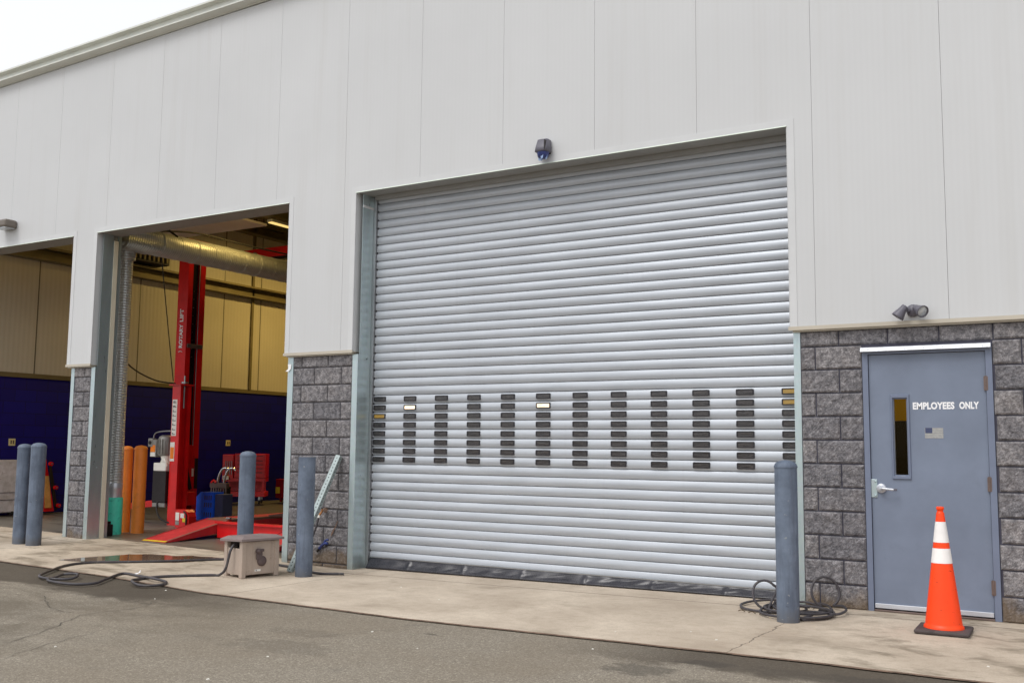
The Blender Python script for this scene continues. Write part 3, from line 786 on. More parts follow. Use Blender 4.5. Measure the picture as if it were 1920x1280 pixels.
b = MB(); b.box(DX0+.05, DX1-.05, -.02, .12, gD+.001, gD+.016, bev=.003); b.build('threshold', M['bronze'], B)
for zc in (1.885, 1.077, .265):
    b = MB(); b.cyl((DX1-.052, -.008, zc-.06), (DX1-.052, -.008, zc+.06), .009, n=12); b.box(DX1-.068, DX1-.036, -.0135, .0075, zc-.056, zc+.056)
    for k in (-.02, .02): b.cyl((DX1-.052, -.008, zc+k-.001), (DX1-.052, -.008, zc+k+.001), .0105, n=12)
    b.build('hinge', M['bronze'], ed)
b = MB()
b.box(LX0-.004, LX0+.045, .0, .0075, .945, 1.095, bev=.002)
for zz in (.962, 1.078): b.lathe([(.009, 0), (.008, .006), (.003, .009)], n=12, T=at((LX0+.032, .0, zz), rx=R(90)))
b.build('latch_guard', M['galv'], ed)
b = MB()
b.lathe([(.040, 0), (.040, .012), (.034, .02), (.018, .024), (.016, .05)], n=28, T=at((.128, .0075, 1.022), rx=R(90)))
b.tube([(.128, -.045, 1.022), (.15, -.056, 1.022), (.185, -.058, 1.018), (.235, -.052, 1.014)], .0105, n=10)
b.box(.226, .262, -.060, -.043, 1.004, 1.024, 1, bev=.003)
b.build('door_handle', [M['alu'], M['grey_plastic']], ed)
text_mesh('lettering', 'EMPLOYEES', .322, .060, at((.396, .0065, 1.679)), M['white'], ed, bold=.044, th=1.03)
text_mesh('lettering', 'ONLY', .148, .060, at((.754, .0065, 1.679)), M['white'], ed, bold=.044, th=1.03)
b = MB()
fx0, fx1, fz0, fz1 = .484, .626, 1.440, 1.528; h = (fz1-fz0)/13
for k in range(13): b.box(fx0, fx1, .0062, .0078, fz1-(k+1)*h, fz1-k*h, 2 if k % 2 == 0 else 0)
b.box(fx0+.004, fx0+.058, .0052, .0061, fz1-h*6.6, fz1-.001, 1)
b.build('flag_sticker', [M['fadeflag'], M['navy'], M['fadeflag2']], ed)
# small lobby behind the glass
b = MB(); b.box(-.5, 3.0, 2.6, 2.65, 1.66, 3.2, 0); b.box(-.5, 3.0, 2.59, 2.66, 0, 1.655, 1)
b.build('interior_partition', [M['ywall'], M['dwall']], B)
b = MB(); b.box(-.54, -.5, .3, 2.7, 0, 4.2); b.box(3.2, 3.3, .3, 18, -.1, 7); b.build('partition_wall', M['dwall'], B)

# ------------------------------------------------------------------ interior shell
XW = -14.3
b = MB(); b.box(XW-.3, XW, .28, 18, -.2, 2.44); b.build('painted_block_wall', M['navy_block'], B)
b = MB(); b.box(XW-.3, XW+.01, .28, 18, 2.52, 6.9); b.build('interior_panel_wall', M['int_panel'], B)
b = MB(); b.box(XW-.02, XW+.03, .28, 18, 2.441, 2.519); b.build('wall_ledge', M['beam'], B)
b = MB(); b.box(XW-.4, 3.3, 17.8, 18.0, -.2, 2.5, 0); b.box(XW-.4, 3.3, 17.81, 18.0, 2.5, 7.1, 1); b.build('back_wall', [M['navy_block'], M['int_panel']], B)
b = MB()   # girts along the side wall
b.prism([(XW+.011, 4.50), (XW+.22, 4.50), (XW+.22, 4.53), (XW+.05, 4.54), (XW+.05, 4.70), (XW+.22, 4.70), (XW+.22, 4.74), (XW+.011, 4.74)], 1, .28, 17.8)
b.build('wall_girt', M['beam'], B)
b = MB(); b.prism([(XW+.011, 5.9), (XW+.22, 5.9), (XW+.22, 5.93), (XW+.05, 5.94), (XW+.05, 6.1), (XW+.22, 6.1), (XW+.22, 6.14), (XW+.011, 6.14)], 1, .28, 17.8)
b.build('wall_girt', M['beam'], B)
b = MB(); b.box(-13.6, -10.97, .9, 3.93, 5.2, 5.24); b.box(-12.0, -11.88, 2.8, 2.88, 5.17, 5.199, 1); b.build('ceiling_panel', [M['ceil_white'], M['blackmetal']], B)
for x in (-10.75, -10.1, -8.6):   # ceiling joists running into the hall
    b = MB(); b.box(x-.1, x+.1, .3, 17.7, 5.30, 5.33); b.box(x-.012, x+.012, .3, 17.7, 5.33, 5.62); b.box(x-.1, x+.1, .3, 17.7, 5.62, 5.65)
    b.build('ceiling_beam', M['beam'], B)
for y in (6.2, 11.5):
    b = MB(); b.box(XW+.1, 3.1, y-.1, y+.1, 6.1, 6.14); b.box(XW+.1, 3.1, y-.012, y+.012, 6.14, 6.6); b.build('rafter', M['beam'], B)
for y in (5.0, 6.9):
    b = MB(); b.box(XW+.011, XW+.05, y-.03, y+.03, 2.52, 6.6); b.build('wall_batten', M['beam'], B)
# louvred unit heater on the wall
t = thing('unit_heater', (XW+.25, 3.75, 4.95), 'dark louvred heater high on the side wall behind the duct', 'heater')
b = MB(); b.box(XW+.012, XW+.4, 3.3, 4.3, 4.78, 5.16, bev=.01); b.build('housing', M['blackmetal'], t)
b = MB()
for k in range(9): b.box(XW+.4, XW+.43, 3.36+k*.105, 3.40+k*.105, 4.82, 5.12)
b.build('louvres', M['beam'], t)
# lit ceiling strips; the first is added, its glow imitating lamplit beams
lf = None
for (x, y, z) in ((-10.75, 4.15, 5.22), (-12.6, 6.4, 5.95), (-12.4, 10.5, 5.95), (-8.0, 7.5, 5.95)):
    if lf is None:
        lf = thing('glow_strip', (0, 0, 0), 'added yellow glow strip imitating a lamplit beam by the bay head', 'light', 'strip lights in the workshop')
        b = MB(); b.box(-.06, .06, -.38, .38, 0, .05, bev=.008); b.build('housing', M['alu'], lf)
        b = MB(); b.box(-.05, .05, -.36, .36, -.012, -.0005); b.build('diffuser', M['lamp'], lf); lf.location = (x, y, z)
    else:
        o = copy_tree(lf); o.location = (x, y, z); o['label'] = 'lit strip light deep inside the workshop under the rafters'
lts = [(-11.7, 7.4, 5.7, 115), (-9.75, 2.3, 4.95, 30), (-9.0, 11.5, 5.6, 50), (1.2, 1.4, 3.0, 40)]  # hall lamps, plus fill added for duct and ceiling panel, and for lobby
for i, (x, y, z, e) in enumerate(lts):
    l = bpy.data.lights.new('hall_and_fill_lamp', 'POINT' if i == 1 else 'AREA'); l.energy = e; l.color = (1, .68, .2)
    if i == 1: l.shadow_soft_size = .3
    else: l.size = .3; l.size_y = 1.6; l.shape = 'RECTANGLE'
    o = bpy.data.objects.new('hall_and_fill_lamp', l); COL.objects.link(o); o.location = (x, y, z)

# ------------------------------------------------------------------ duct
dx, dy = -10.53, .67
t = thing('exhaust_duct', (dx, dy, gz(dx)), 'spiral metal exhaust duct rising in the open bay and turning inward overhead', 'duct')
b = MB(); b.lathe([(.102, gz(dx)+.55), (.102, 4.2)], c=(dx, dy, 0), n=32); b.build('riser', M['duct_v'], t)
b = MB(); b.lathe([(.108, gz(dx)+.52), (.108, gz(dx)+.62), (.112, gz(dx)+.63), (.112, gz(dx)+.72), (.104, gz(dx)+.73)], c=(dx, dy, 0), n=32); b.build('collar', M['alu'], t)
b = MB(); b.lathe([(.125, gz(dx)), (.125, gz(dx)+.50), (.118, gz(dx)+.52)], c=(dx, dy, 0), n=32); b.build('base_sleeve', M['teal'], t)
b = MB(); b.tube([(dx, dy, 4.0), (dx, dy, 4.2), (dx+.02, dy+.06, 4.29), (dx+.06, dy+.2, 4.31), (dx+.08, dy+.4, 4.31)], .135, n=24, smooth=4)
b.build('elbow', M['duct_v'], t)
b = MB(); b.tube([(-10.44, .93, 4.31), (-10.38, 1.4, 4.31), (-10.38, 12, 4.31)], .185, n=36, smooth=2)
for k in range(14): b.tube([(-10.38+.187*math.cos(a*math.pi/8), 1.1+k*.33, 4.31+.187*math.sin(a*math.pi/8)) for a in range(16)], .006, n=5, closed=True, smooth=0)
b.build('horizontal_run', M['duct_h'], t)
b = MB(); b.box(-10.46, -10.32, .40, .52, gz(-10.4), gz(-10.4)+.16, bev=.01); b.box(-10.44, -10.35, .42, .5, gz(-10.4)+.16, gz(-10.4)+.2)
tag(b.build('black_canister', M['blackmetal']), 'small black box on the floor at the foot of the teal sleeve', 'box')
# hoist chain
b = MB(); x, y0 = -10.545, .80; z = 3.95; k = 0
while z > .45:
    xx = x+.04*max(0, (z-2.4)/1.5)*-1.2+.012*math.sin(z*2); r = .016
    pts = []
    for a in range(8):
        an = a*math.pi/4; u = math.cos(an)*.011; w = math.sin(an)*.021
        pts.append((xx+(u if k % 2 else 0), y0+(0 if k % 2 else u), z+w))
    b.tube(pts, .0035, n=5, closed=True, smooth=0); z -= .034; k += 1
tag(b.build('hoist_chain', M['steel']), 'thin steel chain hanging beside the duct down to the orange bollards', 'chain')
b = MB(); b.lathe([(.001, -.03), (.022, -.02), (.03, 0), (.022, .02), (.001, .03)], c=(-10.66, .82, 3.82), n=16)
tag(b.build('pull_ball', M['sticker_o']), 'small orange ball hanging on the chain near the top', 'ball')
b = MB(); b.tube([(-10.63, .57, 2.9), (-10.9, .9, 2.74), (-11.1, 1.3, 2.5), (-11.15, 1.8, 2.33), (-11.02, 2.1, 2.29)], .012, n=8, smooth=4)
tag(b.build('power_cable', M['rubber']), 'black cable sagging from the duct to the short red post', 'cable')
b = MB(); b.tube([(-10.55, 1.3, 4.54), (-10.52, 1.3, 4.2), (-10.49, 1.3, 4.0), (-10.62, 1.55, 3.2), (-10.9, 1.95, 2.32)], .008, n=8, smooth=3)
b.tube([(-10.56, 1.3, 4.56), (-10.40, 1.9, 4.62), (-10.2, 2.8, 4.56), (-10.15, 3.6, 4.56)], .014, n=8, smooth=3)
b.tube([(-10.60, 1.26, 4.35), (-10.62, 1.27, 4.5), (-10.5, 1.3, 4.60), (-10.36, 1.35, 4.52), (-10.25, 1.35, 4.45)], .016, n=8)
tag(b.build('hanging_cable', M['rubber']), 'black cord looped over the big duct and hanging straight down', 'cable')
# second overhead red bar
t = thing('overhead_lift_bar', (-11.5, 5.0, 4.95), 'red overhead crossbar high behind the big duct', 'lift')
b = MB(); b.box(-12.9, -9.6, 4.92, 5.08, 4.89, 5.07, bev=.008); b.box(-12.9, -9.6, 4.93, 5.07, 4.83, 4.885, 1); b.build('bar', [M['red'], M['blackmetal']], t)
b = MB(); b.cyl((-12.2, 4.9, 4.96), (-12.2, 4.86, 4.96), .04, n=14); b.build('pulley', M['steel'], t)
b = MB(); b.box(-9.75, -9.6, 4.9, 5.1, gz(-9.7), 4.85); b.build('column', M['red_dark'], t)

# ------------------------------------------------------------------ red lifts
g = gz(-11)
t = thing('lift_power_post', (-10.95, 2.2, g), 'short bright red lift post with white sticker strip and motor on its side', 'lift')
b = MB()
b.box(-11.135, -10.975, 2.15, 2.175, g-.01, 2.26); b.box(-11.135, -11.115, 2.1755, 2.345, g-.01, 2.26); b.box(-11.135, -10.975, 2.346, 2.37, g-.01, 2.26)
b.box(-10.974, -10.95, 2.15, 2.20, g-.01, 2.26); b.box(-10.974, -10.95, 2.32, 2.37, g-.01, 2.26); b.box(-11.1, -11.03, 2.20, 2.33, g-.01, 2.24)
b.build('post', M['red'], t)
b = MB(); b.box(-11.19, -10.92, 2.12, 2.40, 2.261, 2.285, bev=.004); b.build('cap_plate', M['red'], t)
b = MB(); b.cyl((-10.99, 2.26, 1.9), (-10.99, 2.26, 2.42), .014, n=10); b.cyl((-10.99, 2.26, 2.30), (-10.99, 2.26, 2.325), .055, n=14); b.build('lock_rod', M['steel'], t)
b = MB(); b.box(-11.12, -11.012, 2.146, 2.1495, 1.46, 2.04)
random.seed(4)
zz = 1.48
while zz < 2.0:
    h = .055; b.box(-11.105, -11.03, 2.143, 2.1455, zz, zz+h*.16, 1); b.box(-11.105, -11.08 if random.random() < .5 else -11.05, 2.143, 2.1455, zz+h*.3, zz+h*.5, 1)
    zz += h+.017
b.build('sticker_strip', [M['sticker'], M['blackmetal']], t)
b = MB(); b.box(-11.13, -11.03, 2.144, 2.149, 1.06, 1.36, 1); b.box(-11.12, -11.04, 2.141, 2.1435, 1.10, 1.28, 0)
b.build('warning_sticker', [M['sticker_o'], M['sticker']], t)
b = MB(); mx, my = -11.32, 2.22
b.lathe([(.10, 1.14), (.115, 1.16), (.115, 1.42), (.10, 1.45), (.06, 1.47)], c=(mx, my, 0), n=24)
for k in range(16):
    a = k*math.pi/8; b.box(-.004, .004, .11, .128, 1.17, 1.41, T=at((mx, my, 0), rz=a))
b.build('motor', M['greymotor'], t)
b = MB(); b.box(mx-.26, mx-.12, my-.09, my+.05, 1.12, 1.40, bev=.01); b.box(mx-.31, mx-.2, my-.1, my-.02, 1.28, 1.42, bev=.01); b.build('switch_box', M['greymotor'], t)
b = MB(); b.box(mx-.25, mx-.14, my-.094, my-.0905, 1.20, 1.31, 0); b.box(mx-.25, mx-.14, my-.094, my-.0905, 1.13, 1.195, 1); b.cyl((mx-.255, my-.11, 1.35), (mx-.255, my-.1, 1.35), .03, n=14, m=2)
b.build('motor_sticker', [M['sticker_o'], M['sticker'], M['blackmetal']], t)
b = MB(); b.lathe([(.06, 1.02), (.09, 1.04), (.07, 1.08), (.09, 1.14)], c=(mx+.02, my, 0), n=16); b.box(mx-.13, mx+.16, my-.12, my+.1, .90, 1.03, bev=.012); b.tube([(mx+.1, my-.1, 1.1), (mx+.15, my-.12, 1.05), (mx+.17, my-.1, .98)], .012)
b.build('valve_block', M['sticker'], t)
b = MB(); b.box(mx-.14, mx+.17, my-.12, my+.12, .40, .899, bev=.012); b.build('oil_reservoir', M['blackmetal'], t)
b = MB(); b.box(mx-.14, mx+.16, my-.11, my+.11, .33, .399, bev=.01); b.build('reservoir_base', M['greymotor'], t)
b = MB(); b.tube([(mx-.01, my-.1, .45), (mx+.02, my-.14, .28), (mx+.12, my-.12, .14), (mx+.3, my-.02, g+.02)], .014); b.build('oil_hose', M['rubber'], t)
b = MB(); b.tube([(mx-.24, my-.05, 1.42), (mx-.2, my-.05, 1.5), (mx-.05, my-.05, 1.53), (mx+.2, my-.05, 1.54)], .012); b.build('conduit', M['steel'], t)
t2 = thing('lift_base_cover', (-10.55, 1.98, gz(-10.5)), 'low rounded red cover with small stickers at the foot of the short post', 'cover')
b = MB(); x0 = -10.74; pr = [(x0, gz(-10.6)-.01), (x0+.30, gz(-10.6)-.01), (x0+.30, .22), (x0+.27, .29), (x0+.22, .325), (x0, .325)]
b.prism(pr, 1, 1.97, 2.12); b.build('cover', M['red'], t2)
b = MB(); b.tube([(x0+.26, 1.955, .10), (x0+.265, 1.955, .2), (x0+.25, 1.955, .27), (x0+.20, 1.955, .30)], .012); b.build('cable_guard', M['blackmetal'], t2)
b = MB(); b.box(x0+.01, x0+.09, 1.966, 1.9695, .16, .28, 0); b.box(x0+.01, x0+.09, 1.966, 1.9695, .09, .15, 1); b.box(x0+.12, x0+.20, 1.966, 1.9695, .20, .27, 0); b.box(x0+.17, x0+.23, 1.963, 1.9655, .14, .2, 2)
b.build('sticker', [M['sticker'], M['greymotor'], M['yellow']], t2)

t = thing('lift_column', (-11.3, 2.75, g), 'tall red two-post lift column with white vertical lettering', 'lift')
yc = 2.62; ztop = 4.75
b = MB()
b.box(-11.66, -11.44, yc, yc+.02, g-.01, ztop); b.box(-11.66, -11.64, yc+.0205, yc+.35, g-.01, ztop); b.box(-11.66, -11.44, yc+.3505, yc+.37, g-.01, ztop)
b.box(-11.4395, -11.42, yc, yc+.10, g-.01, ztop); b.box(-11.4395, -11.42, yc+.27, yc+.37, g-.01, ztop)
b.box(-11.70, -11.40, yc-.04, yc+.41, ztop, ztop+.02)
b.build('column', M['red'], t)
b = MB(); b.box(-11.62, -11.56, yc+.06, yc+.32, 1.2, ztop-.1)
for k in range(9): b.cyl((-11.559, yc+.25, 2.8+k*.14), (-11.552, yc+.25, 2.8+k*.14), .009, n=8, m=1)
b.build('latch_rail', [M['blackmetal'], M['steel']], t)
b = MB(); b.tube([(-11.45, yc+.27, 1.3), (-11.45, yc+.27, 4.5)], .006, n=6, smooth=0); b.build('lift_cable', M['steel'], t)
b = MB(); b.box(-11.418, -11.40, yc+.02, yc+.35, 2.93, 3.0, bev=.006); b.build('clamp_band', M['bronze'], t)
b = MB(); b.box(-11.60, -11.445, yc+.11, yc+.31, .34, 1.32, bev=.008); b.box(-11.41, -11.17, yc-.04, yc+.12, .34, .56, bev=.01)
b.prism([(yc+.03, .561), (yc+.3, .561), (yc+.24, 1.0), (yc+.08, 1.0)], 0, -11.41, -11.38); b.build('carriage', M['red'], t)
b = MB(); b.prism([(yc+.04, 1.0), (yc+.09, 1.0), (yc+.2, .6), (yc+.15, .58)], 0, -11.378, -11.35); b.prism([(yc+.26, 1.1), (yc+.31, 1.1), (yc+.31, .6), (yc+.26, .6)], 0, -11.378, -11.35)
b.box(-11.375, -11.37, yc+.2, yc+.24, .8, .93, 1)
b.build('arm_restraint', [M['blackmetal'], M['sticker']], t)
b = MB(); b.add([(-12.45, yc-.25, .24), (-12.45, yc-.10, .24), (-11.3, yc+.05, .36), (-11.3, yc-.10, .36), (-12.45, yc-.25, .33), (-12.45, yc-.10, .33), (-11.3, yc+.05, .48), (-11.3, yc-.1, .48)],
      [(0, 1, 2, 3), (4, 7, 6, 5), (0, 3, 7, 4), (1, 5, 6, 2), (0, 4, 5, 1), (3, 2, 6, 7)]); b.build('swing_arm', M['red'], t)
T = Matrix.Translation((-11.50, yc-.004, 2.93)) @ Matrix.Rotation(R(-90), 4, 'Y')
text_mesh('lettering', 'ROTARY', .40, .085, T, M['white'], t, bold=.04)
text_mesh('lettering', 'LIFT', .22, .085, Matrix.Translation((-11.50, yc-.004, 3.37)) @ Matrix.Rotation(R(-90), 4, 'Y'), M['white'], t, bold=.04)
b = MB(); b.tube([(-11.50, yc-.005, 2.86), (-11.54, yc-.005, 2.875), (-11.585, yc-.005, 2.86)], .006, n=6); b.build('emblem', M['white'], t)

# four-post / alignment rack runways with approach ramps
t = thing('runway_lift', (-8.9, 1.5, gz(-8.9)), 'low red drive-on rack with sloping yellow-tipped approach ramps', 'lift')
def approach(x0, x1, y0, y1, zt):
    b = MB(); g_ = gz((x0+x1)/2)
    b.add([(x0, y0, g_+.006), (x1, y0, g_+.006), (x1, y1, zt), (x0, y1, zt), (x0, y0, g_-.002), (x1, y0, g_-.002), (x1, y1, zt-.05), (x0, y1, zt-.05)],
          [(0, 1, 2, 3), (5, 4, 7, 6), (1, 5, 6, 2), (4, 0, 3, 7), (4, 5, 1, 0), (3, 2, 6, 7)])
    # side skirts
    for x in (x0-.006, x1):
        b.add([(x, y0+.08, g_), (x, y1, g_+.08), (x, y1, zt+.006), (x, y0, g_+.012), (x+.006, y0+.08, g_), (x+.006, y1, g_+.08), (x+.006, y1, zt+.006), (x+.006, y0, g_+.012)],
              [(0, 1, 2, 3), (7, 6, 5, 4), (3, 2, 6, 7), (0, 4, 5, 1)])
    r = b.build('approach_ramp', M['ramp_red'], t)
    b = MB(); n = Vector((0, -(zt-g_), y1-y0)).normalized()*.004
    def strip(xa, xb, ya, yb, m=0):
        za = g_+.006+(zt-g_-.006)*(ya-y0)/(y1-y0)+.004; zb = g_+.006+(zt-g_-.006)*(yb-y0)/(y1-y0)+.004
        b.add([(xa, ya, za), (xb, ya, za), (xb, yb, zb), (xa, yb, zb)], [(0, 1, 2, 3)], m)
    strip(x0, x1, y0, y0+.045); b.build('yellow_tip', M['yellow'], r)
    b = MB(); strip(x1-.05, x1, y0+.05, y1); strip(x0+.05, x1-.05, y1-.08, y1, 0); b.build('worn_edge', M['worn'], r)
approach(-9.56, -9.09, .39, 1.55, .265); approach(-7.75, -7.28, .39, 1.55, .265)
for x0, x1 in ((-9.56, -9.09), (-7.75, -7.28)):
    b = MB(); b.box(x0, x1, 1.553, 6.5, .235, .268, 1); b.box(x0, x0+.04, 1.553, 6.5, .12, .234); b.box(x1-.04, x1, 1.553, 6.5, .12, .234)
    b.box(x0+.05, x1-.05, 1.8, 6.5, .269, .272, 0)
    b.build('runway', [M['ramp_red'], M['worn']], t)
b = MB(); b.box(-9.05, -7.77, 1.25, 1.43, .03, .25, bev=.01); b.box(-9.05, -7.77, 1.20, 1.26, .235, .262); b.build('cross_member', M['red'], t)
b = MB(); b.box(-9.55, -7.3, 3.4, 3.6, .04, .23); b.build('cross_member', M['red_dark'], t)
b = MB(); b.cyl((-9.13, 1.50, .285), (-9.05, 1.50, .285), .018, n=10); b.build('hinge_pin', M['steel'], t)
b = MB(); b.add([(-9.1, 2.3, .29), (-8.1, 4.2, .50), (-8.1, 4.35, .50), (-9.0, 2.5, .28), (-9.1, 2.3, .27), (-8.1, 4.2, .46), (-8.1, 4.35, .46), (-9.0, 2.5, .26)], [(0, 1, 2, 3), (7, 6, 5, 4), (0, 4, 5, 1), (2, 6, 7, 3), (1, 5, 6, 2), (0, 3, 7, 4)])
b.build('air_line_guard', M['worn'], t)

# blue crate-like cart
t = thing('blue_bin', (-11.48, 3.3, gz(-11.5)), 'blue slotted plastic bin standing behind the red ramp', 'bin')
b = MB(); g = gz(-11.5)
b.prism([(-11.72, g), (-11.24, g), (-11.24, .53), (-11.55, .53), (-11.72, .39)], 1, 3.2, 3.42)
b.build('shell', M['blueplastic'], t)
b = MB()
for zz in (.40, .28, .12):
    for k in range(4): b.box(-11.46+k*.05, -11.435+k*.05, 3.196, 3.1995, zz, zz+.075)
b.build('slots', M['navy'], t)
b = MB(); b.box(-11.235, -11.05, 3.22, 3.45, g, .5, bev=.01); b.build('side_bin', M['navy'], t)
# stand with bent chrome handles
t = thing('chrome_tool_stand', (-11.7, 3.85, gz(-11.7)), 'stand with two bent chrome handles and dangling dark tools', 'stand')
g = gz(-11.7)
b = MB()
for dx_ in (0, .16): b.tube([(-11.82+dx_, 3.8, .62), (-11.78+dx_, 3.8, .78), (-11.72+dx_, 3.82, .90), (-11.64+dx_, 3.84, .92), (-11.6+dx_, 3.86, .88)], .022, n=10)
b.build('handle', M['chrome'], t)
b = MB(); b.cyl((-11.78, 3.85, g), (-11.78, 3.85, .62), .03, n=12); b.box(-12.0, -11.55, 3.7, 4.0, g, g+.03, bev=.006); b.box(-11.66, -11.58, 3.82, 3.9, g+.03, .6); b.build('frame', M['blackmetal'], t)
b = MB()
for k in range(7):
    x = -11.93+k*.06; h = .12+.1*random.random(); b.tube([(x, 3.78, .60), (x+.02, 3.76, .5), (x-.01, 3.77, .55-h)], .014, n=8)
b.box(-11.96, -11.55, 3.76, 3.84, .57, .66, bev=.01)
b.build('dangling_tools', M['bronze'], t)
b = MB(); b.tube([(-11.92, 3.76, .66), (-11.86, 3.76, .70), (-11.8, 3.76, .66)], .02); b.build('red_grip', M['red'], t)
# tool chest
t = chest = thing('tool_chest', (-13.5, 6.45, .13), 'red rolling tool chest with drawers and open lower shelf', 'tool chest')
cx0, cx1, cy = -13.94, -13.07, 6.25
b = MB()
b.box(cx0+.24, cx1, cy, cy+.45, .66, 1.15, bev=.008); b.box(cx0+.0, cx0+.22, cy, cy+.45, .60, 1.13, bev=.008)
b.box(cx0, cx1, cy, cy+.45, .585, .655); b.box(cx0+.02, cx1, cy, cy+.45, .28, .38, bev=.006)
for x in (cx0+.02, cx1-.07): b.box(x, x+.05, cy+.0, cy+.05, .38, .585)
b.box(cx0+.05, cx1-.05, cy+.42, cy+.45, .38, .585)
b.build('cabinet', M['red'], t)
for k, (z0, z1) in enumerate(((1.03, 1.12), (.95, 1.02), (.87, .94), (.79, .86), (.68, .78))):
    b = MB(); b.box(cx0+.27, cx1-.03, cy-.012, cy-.001, z0, z1, bev=.003); dr = b.build('drawer', M['red'], t)
    b = MB(); b.box(cx0+.30, cx1-.06, cy-.024, cy-.0125, z1-.018, z1-.008); b.build('pull', M['blackmetal'], dr)
b = MB()
for k in range(4): b.cyl((cx0+.07+k*.04, cy-.02, .72), (cx0+.07+k*.04, cy-.02, 1.0), .008, n=8)
b.build('hanging_wrenches', M['steel'], t)
for x in (cx0+.1, cx1-.12):
    for y in (cy+.06, cy+.38):
        b = MB(); b.cyl((x-.015, y, .175), (x+.015, y, .175), .045, n=14, m=1); b.box(x-.02, x+.02, y-.02, y+.02, .2, .28); b.build('caster', [M['steel'], M['rubber']], t)
chest.rotation_euler = (0, 0, R(36)); chest.location = (-13.62, 6.25, .13)
b = MB(); TR = Matrix.Translation((-13.62, 6.25, 0)) @ Matrix.Rotation(R(36), 4, 'Z')
b.box(-.42, -.3, -.27, -.21, .62, .70, T=TR, bev=.01)
tag(b.build('rag', M['sticker']), 'white rags lying on the side shelf of the red tool chest', 'rag')
t = thing('red_cabinet', (-13.2, 7.1, .13), 'small red cabinet with yellow sticker at the bay right edge', 'cabinet')
b = MB(); b.box(-13.5, -13.0, 7.0, 7.4, .22, .62, bev=.01)
for x in (-13.4, -13.1): b.box(x-.02, x+.02, 7.05, 7.1, .14, .22)
b.build('body', M['red_dark'], t)
b = MB(); b.box(-13.49, -13.37, 6.994, 6.999, .32, .45); b.build('sticker', M['yellow'], t)

# ------------------------------------------------------------------ left bay contents
t = thing('speckled_cabinet', (-14.0, 1.2, .13), 'scuffed white perforated cabinet against the navy wall in the left bay', 'cabinet')
b = MB(); b.box(-14.25, -14.03, .6, 1.50, .17, 1.04, bev=.02); b.build('body', M['specks'], t)
b = MB(); b.box(-14.028, -14.02, .95, 1.46, .50, .505); b.box(-14.028, -14.02, .95, 1.46, .38, .385); b.build('drawer_gap', M['blackmetal'], t)
for y in (.7, 1.05, 1.4):
    b = MB(); b.cyl((-14.06, y-.02, .165), (-14.06, y+.02, .165), .04, n=12); b.build('foot', M['rubber'], t)
t = thing('mechanic_creeper', (-14.1, 2.05, .13), 'red mechanic creeper with tan pads standing on end against the navy wall', 'creeper')
b = MB()
def lean(y, z): return -14.03-.12*(z-.13)
b.add([(-13.98, 1.64, .16), (-13.98, 2.14, .16), (-14.1, 2.02, 1.05), (-14.1, 1.70, 1.05), (-14.03, 1.64, .16), (-14.03, 2.14, .16), (-14.15, 2.02, 1.05), (-14.15, 1.70, 1.05)], [(0, 1, 2, 3), (7, 6, 5, 4), (0, 4, 5, 1), (1, 5, 6, 2), (2, 6, 7, 3), (3, 7, 4, 0)])
b.build('frame', M['red'], t)
for y in (1.79, 1.96):
    b = MB(); o = .115
    b.add([(-13.968, y, .22), (-13.968, y+.12, .22), (-14.055, y+.10, .76), (-14.055, y+.01, .76), (-13.98, y, .22), (-13.98, y+.12, .22), (-14.07, y+.10, .76), (-14.07, y+.01, .76)], [(0, 1, 2, 3), (0, 4, 5, 1), (1, 5, 6, 2), (2, 6, 7, 3), (3, 7, 4, 0)])
    b.build('pad', M['wood'], t)
b = MB(); b.add([(-14.045, 1.74, .82), (-14.045, 1.98, .82), (-14.075, 1.95, 1.0), (-14.075, 1.77, 1.0), (-14.06, 1.74, .82), (-14.06, 1.98, .82), (-14.09, 1.95, 1.0), (-14.09, 1.77, 1.0)], [(0, 1, 2, 3), (0, 4, 5, 1), (1, 5, 6, 2), (2, 6, 7, 3), (3, 7, 4, 0)])
b.build('headrest', M['bronze'], t)
b = MB(); b.add([(-14.03, 2.06, .7), (-14.06, 2.04, 1.04), (-14.1, 2.12, 1.0), (-14.06, 2.26, .2), (-14.0, 2.18, .16)], [(0, 1, 2, 3, 4)]); b.build('side_rail', M['blackmetal'], t)
for y, z in ((2.04, .97), (2.16, .56), (2.23, .25)):
    b = MB(); b.cyl((-14.02, y, z), (-13.97, y, z), .035, n=14); b.cyl((-13.97, y, z), (-13.955, y, z), .014, n=8, m=1); b.build('caster', [M['red'], M['steel']], t)
for y, z, lab in ((1.49, 1.335, 'ivory outlet plate on the navy wall in the left bay'), (6.37, 1.365, 'ivory outlet plate on the dark wall above the red tool chest')):
    t = thing('wall_outlet', (XW, y, z), lab, 'outlet', 'outlet plates on the side wall')
    b = MB(); b.box(XW+.001, XW+.012, y-.06, y+.06, z-.06, z+.06, bev=.003); b.build('plate', M['outlet'], t)
    b = MB(); b.box(XW+.012, XW+.016, y-.03, y-.008, z-.03, z+.03); b.box(XW+.012, XW+.016, y+.012, y+.034, z-.03, z+.03); b.build('socket', M['bronze'], t)

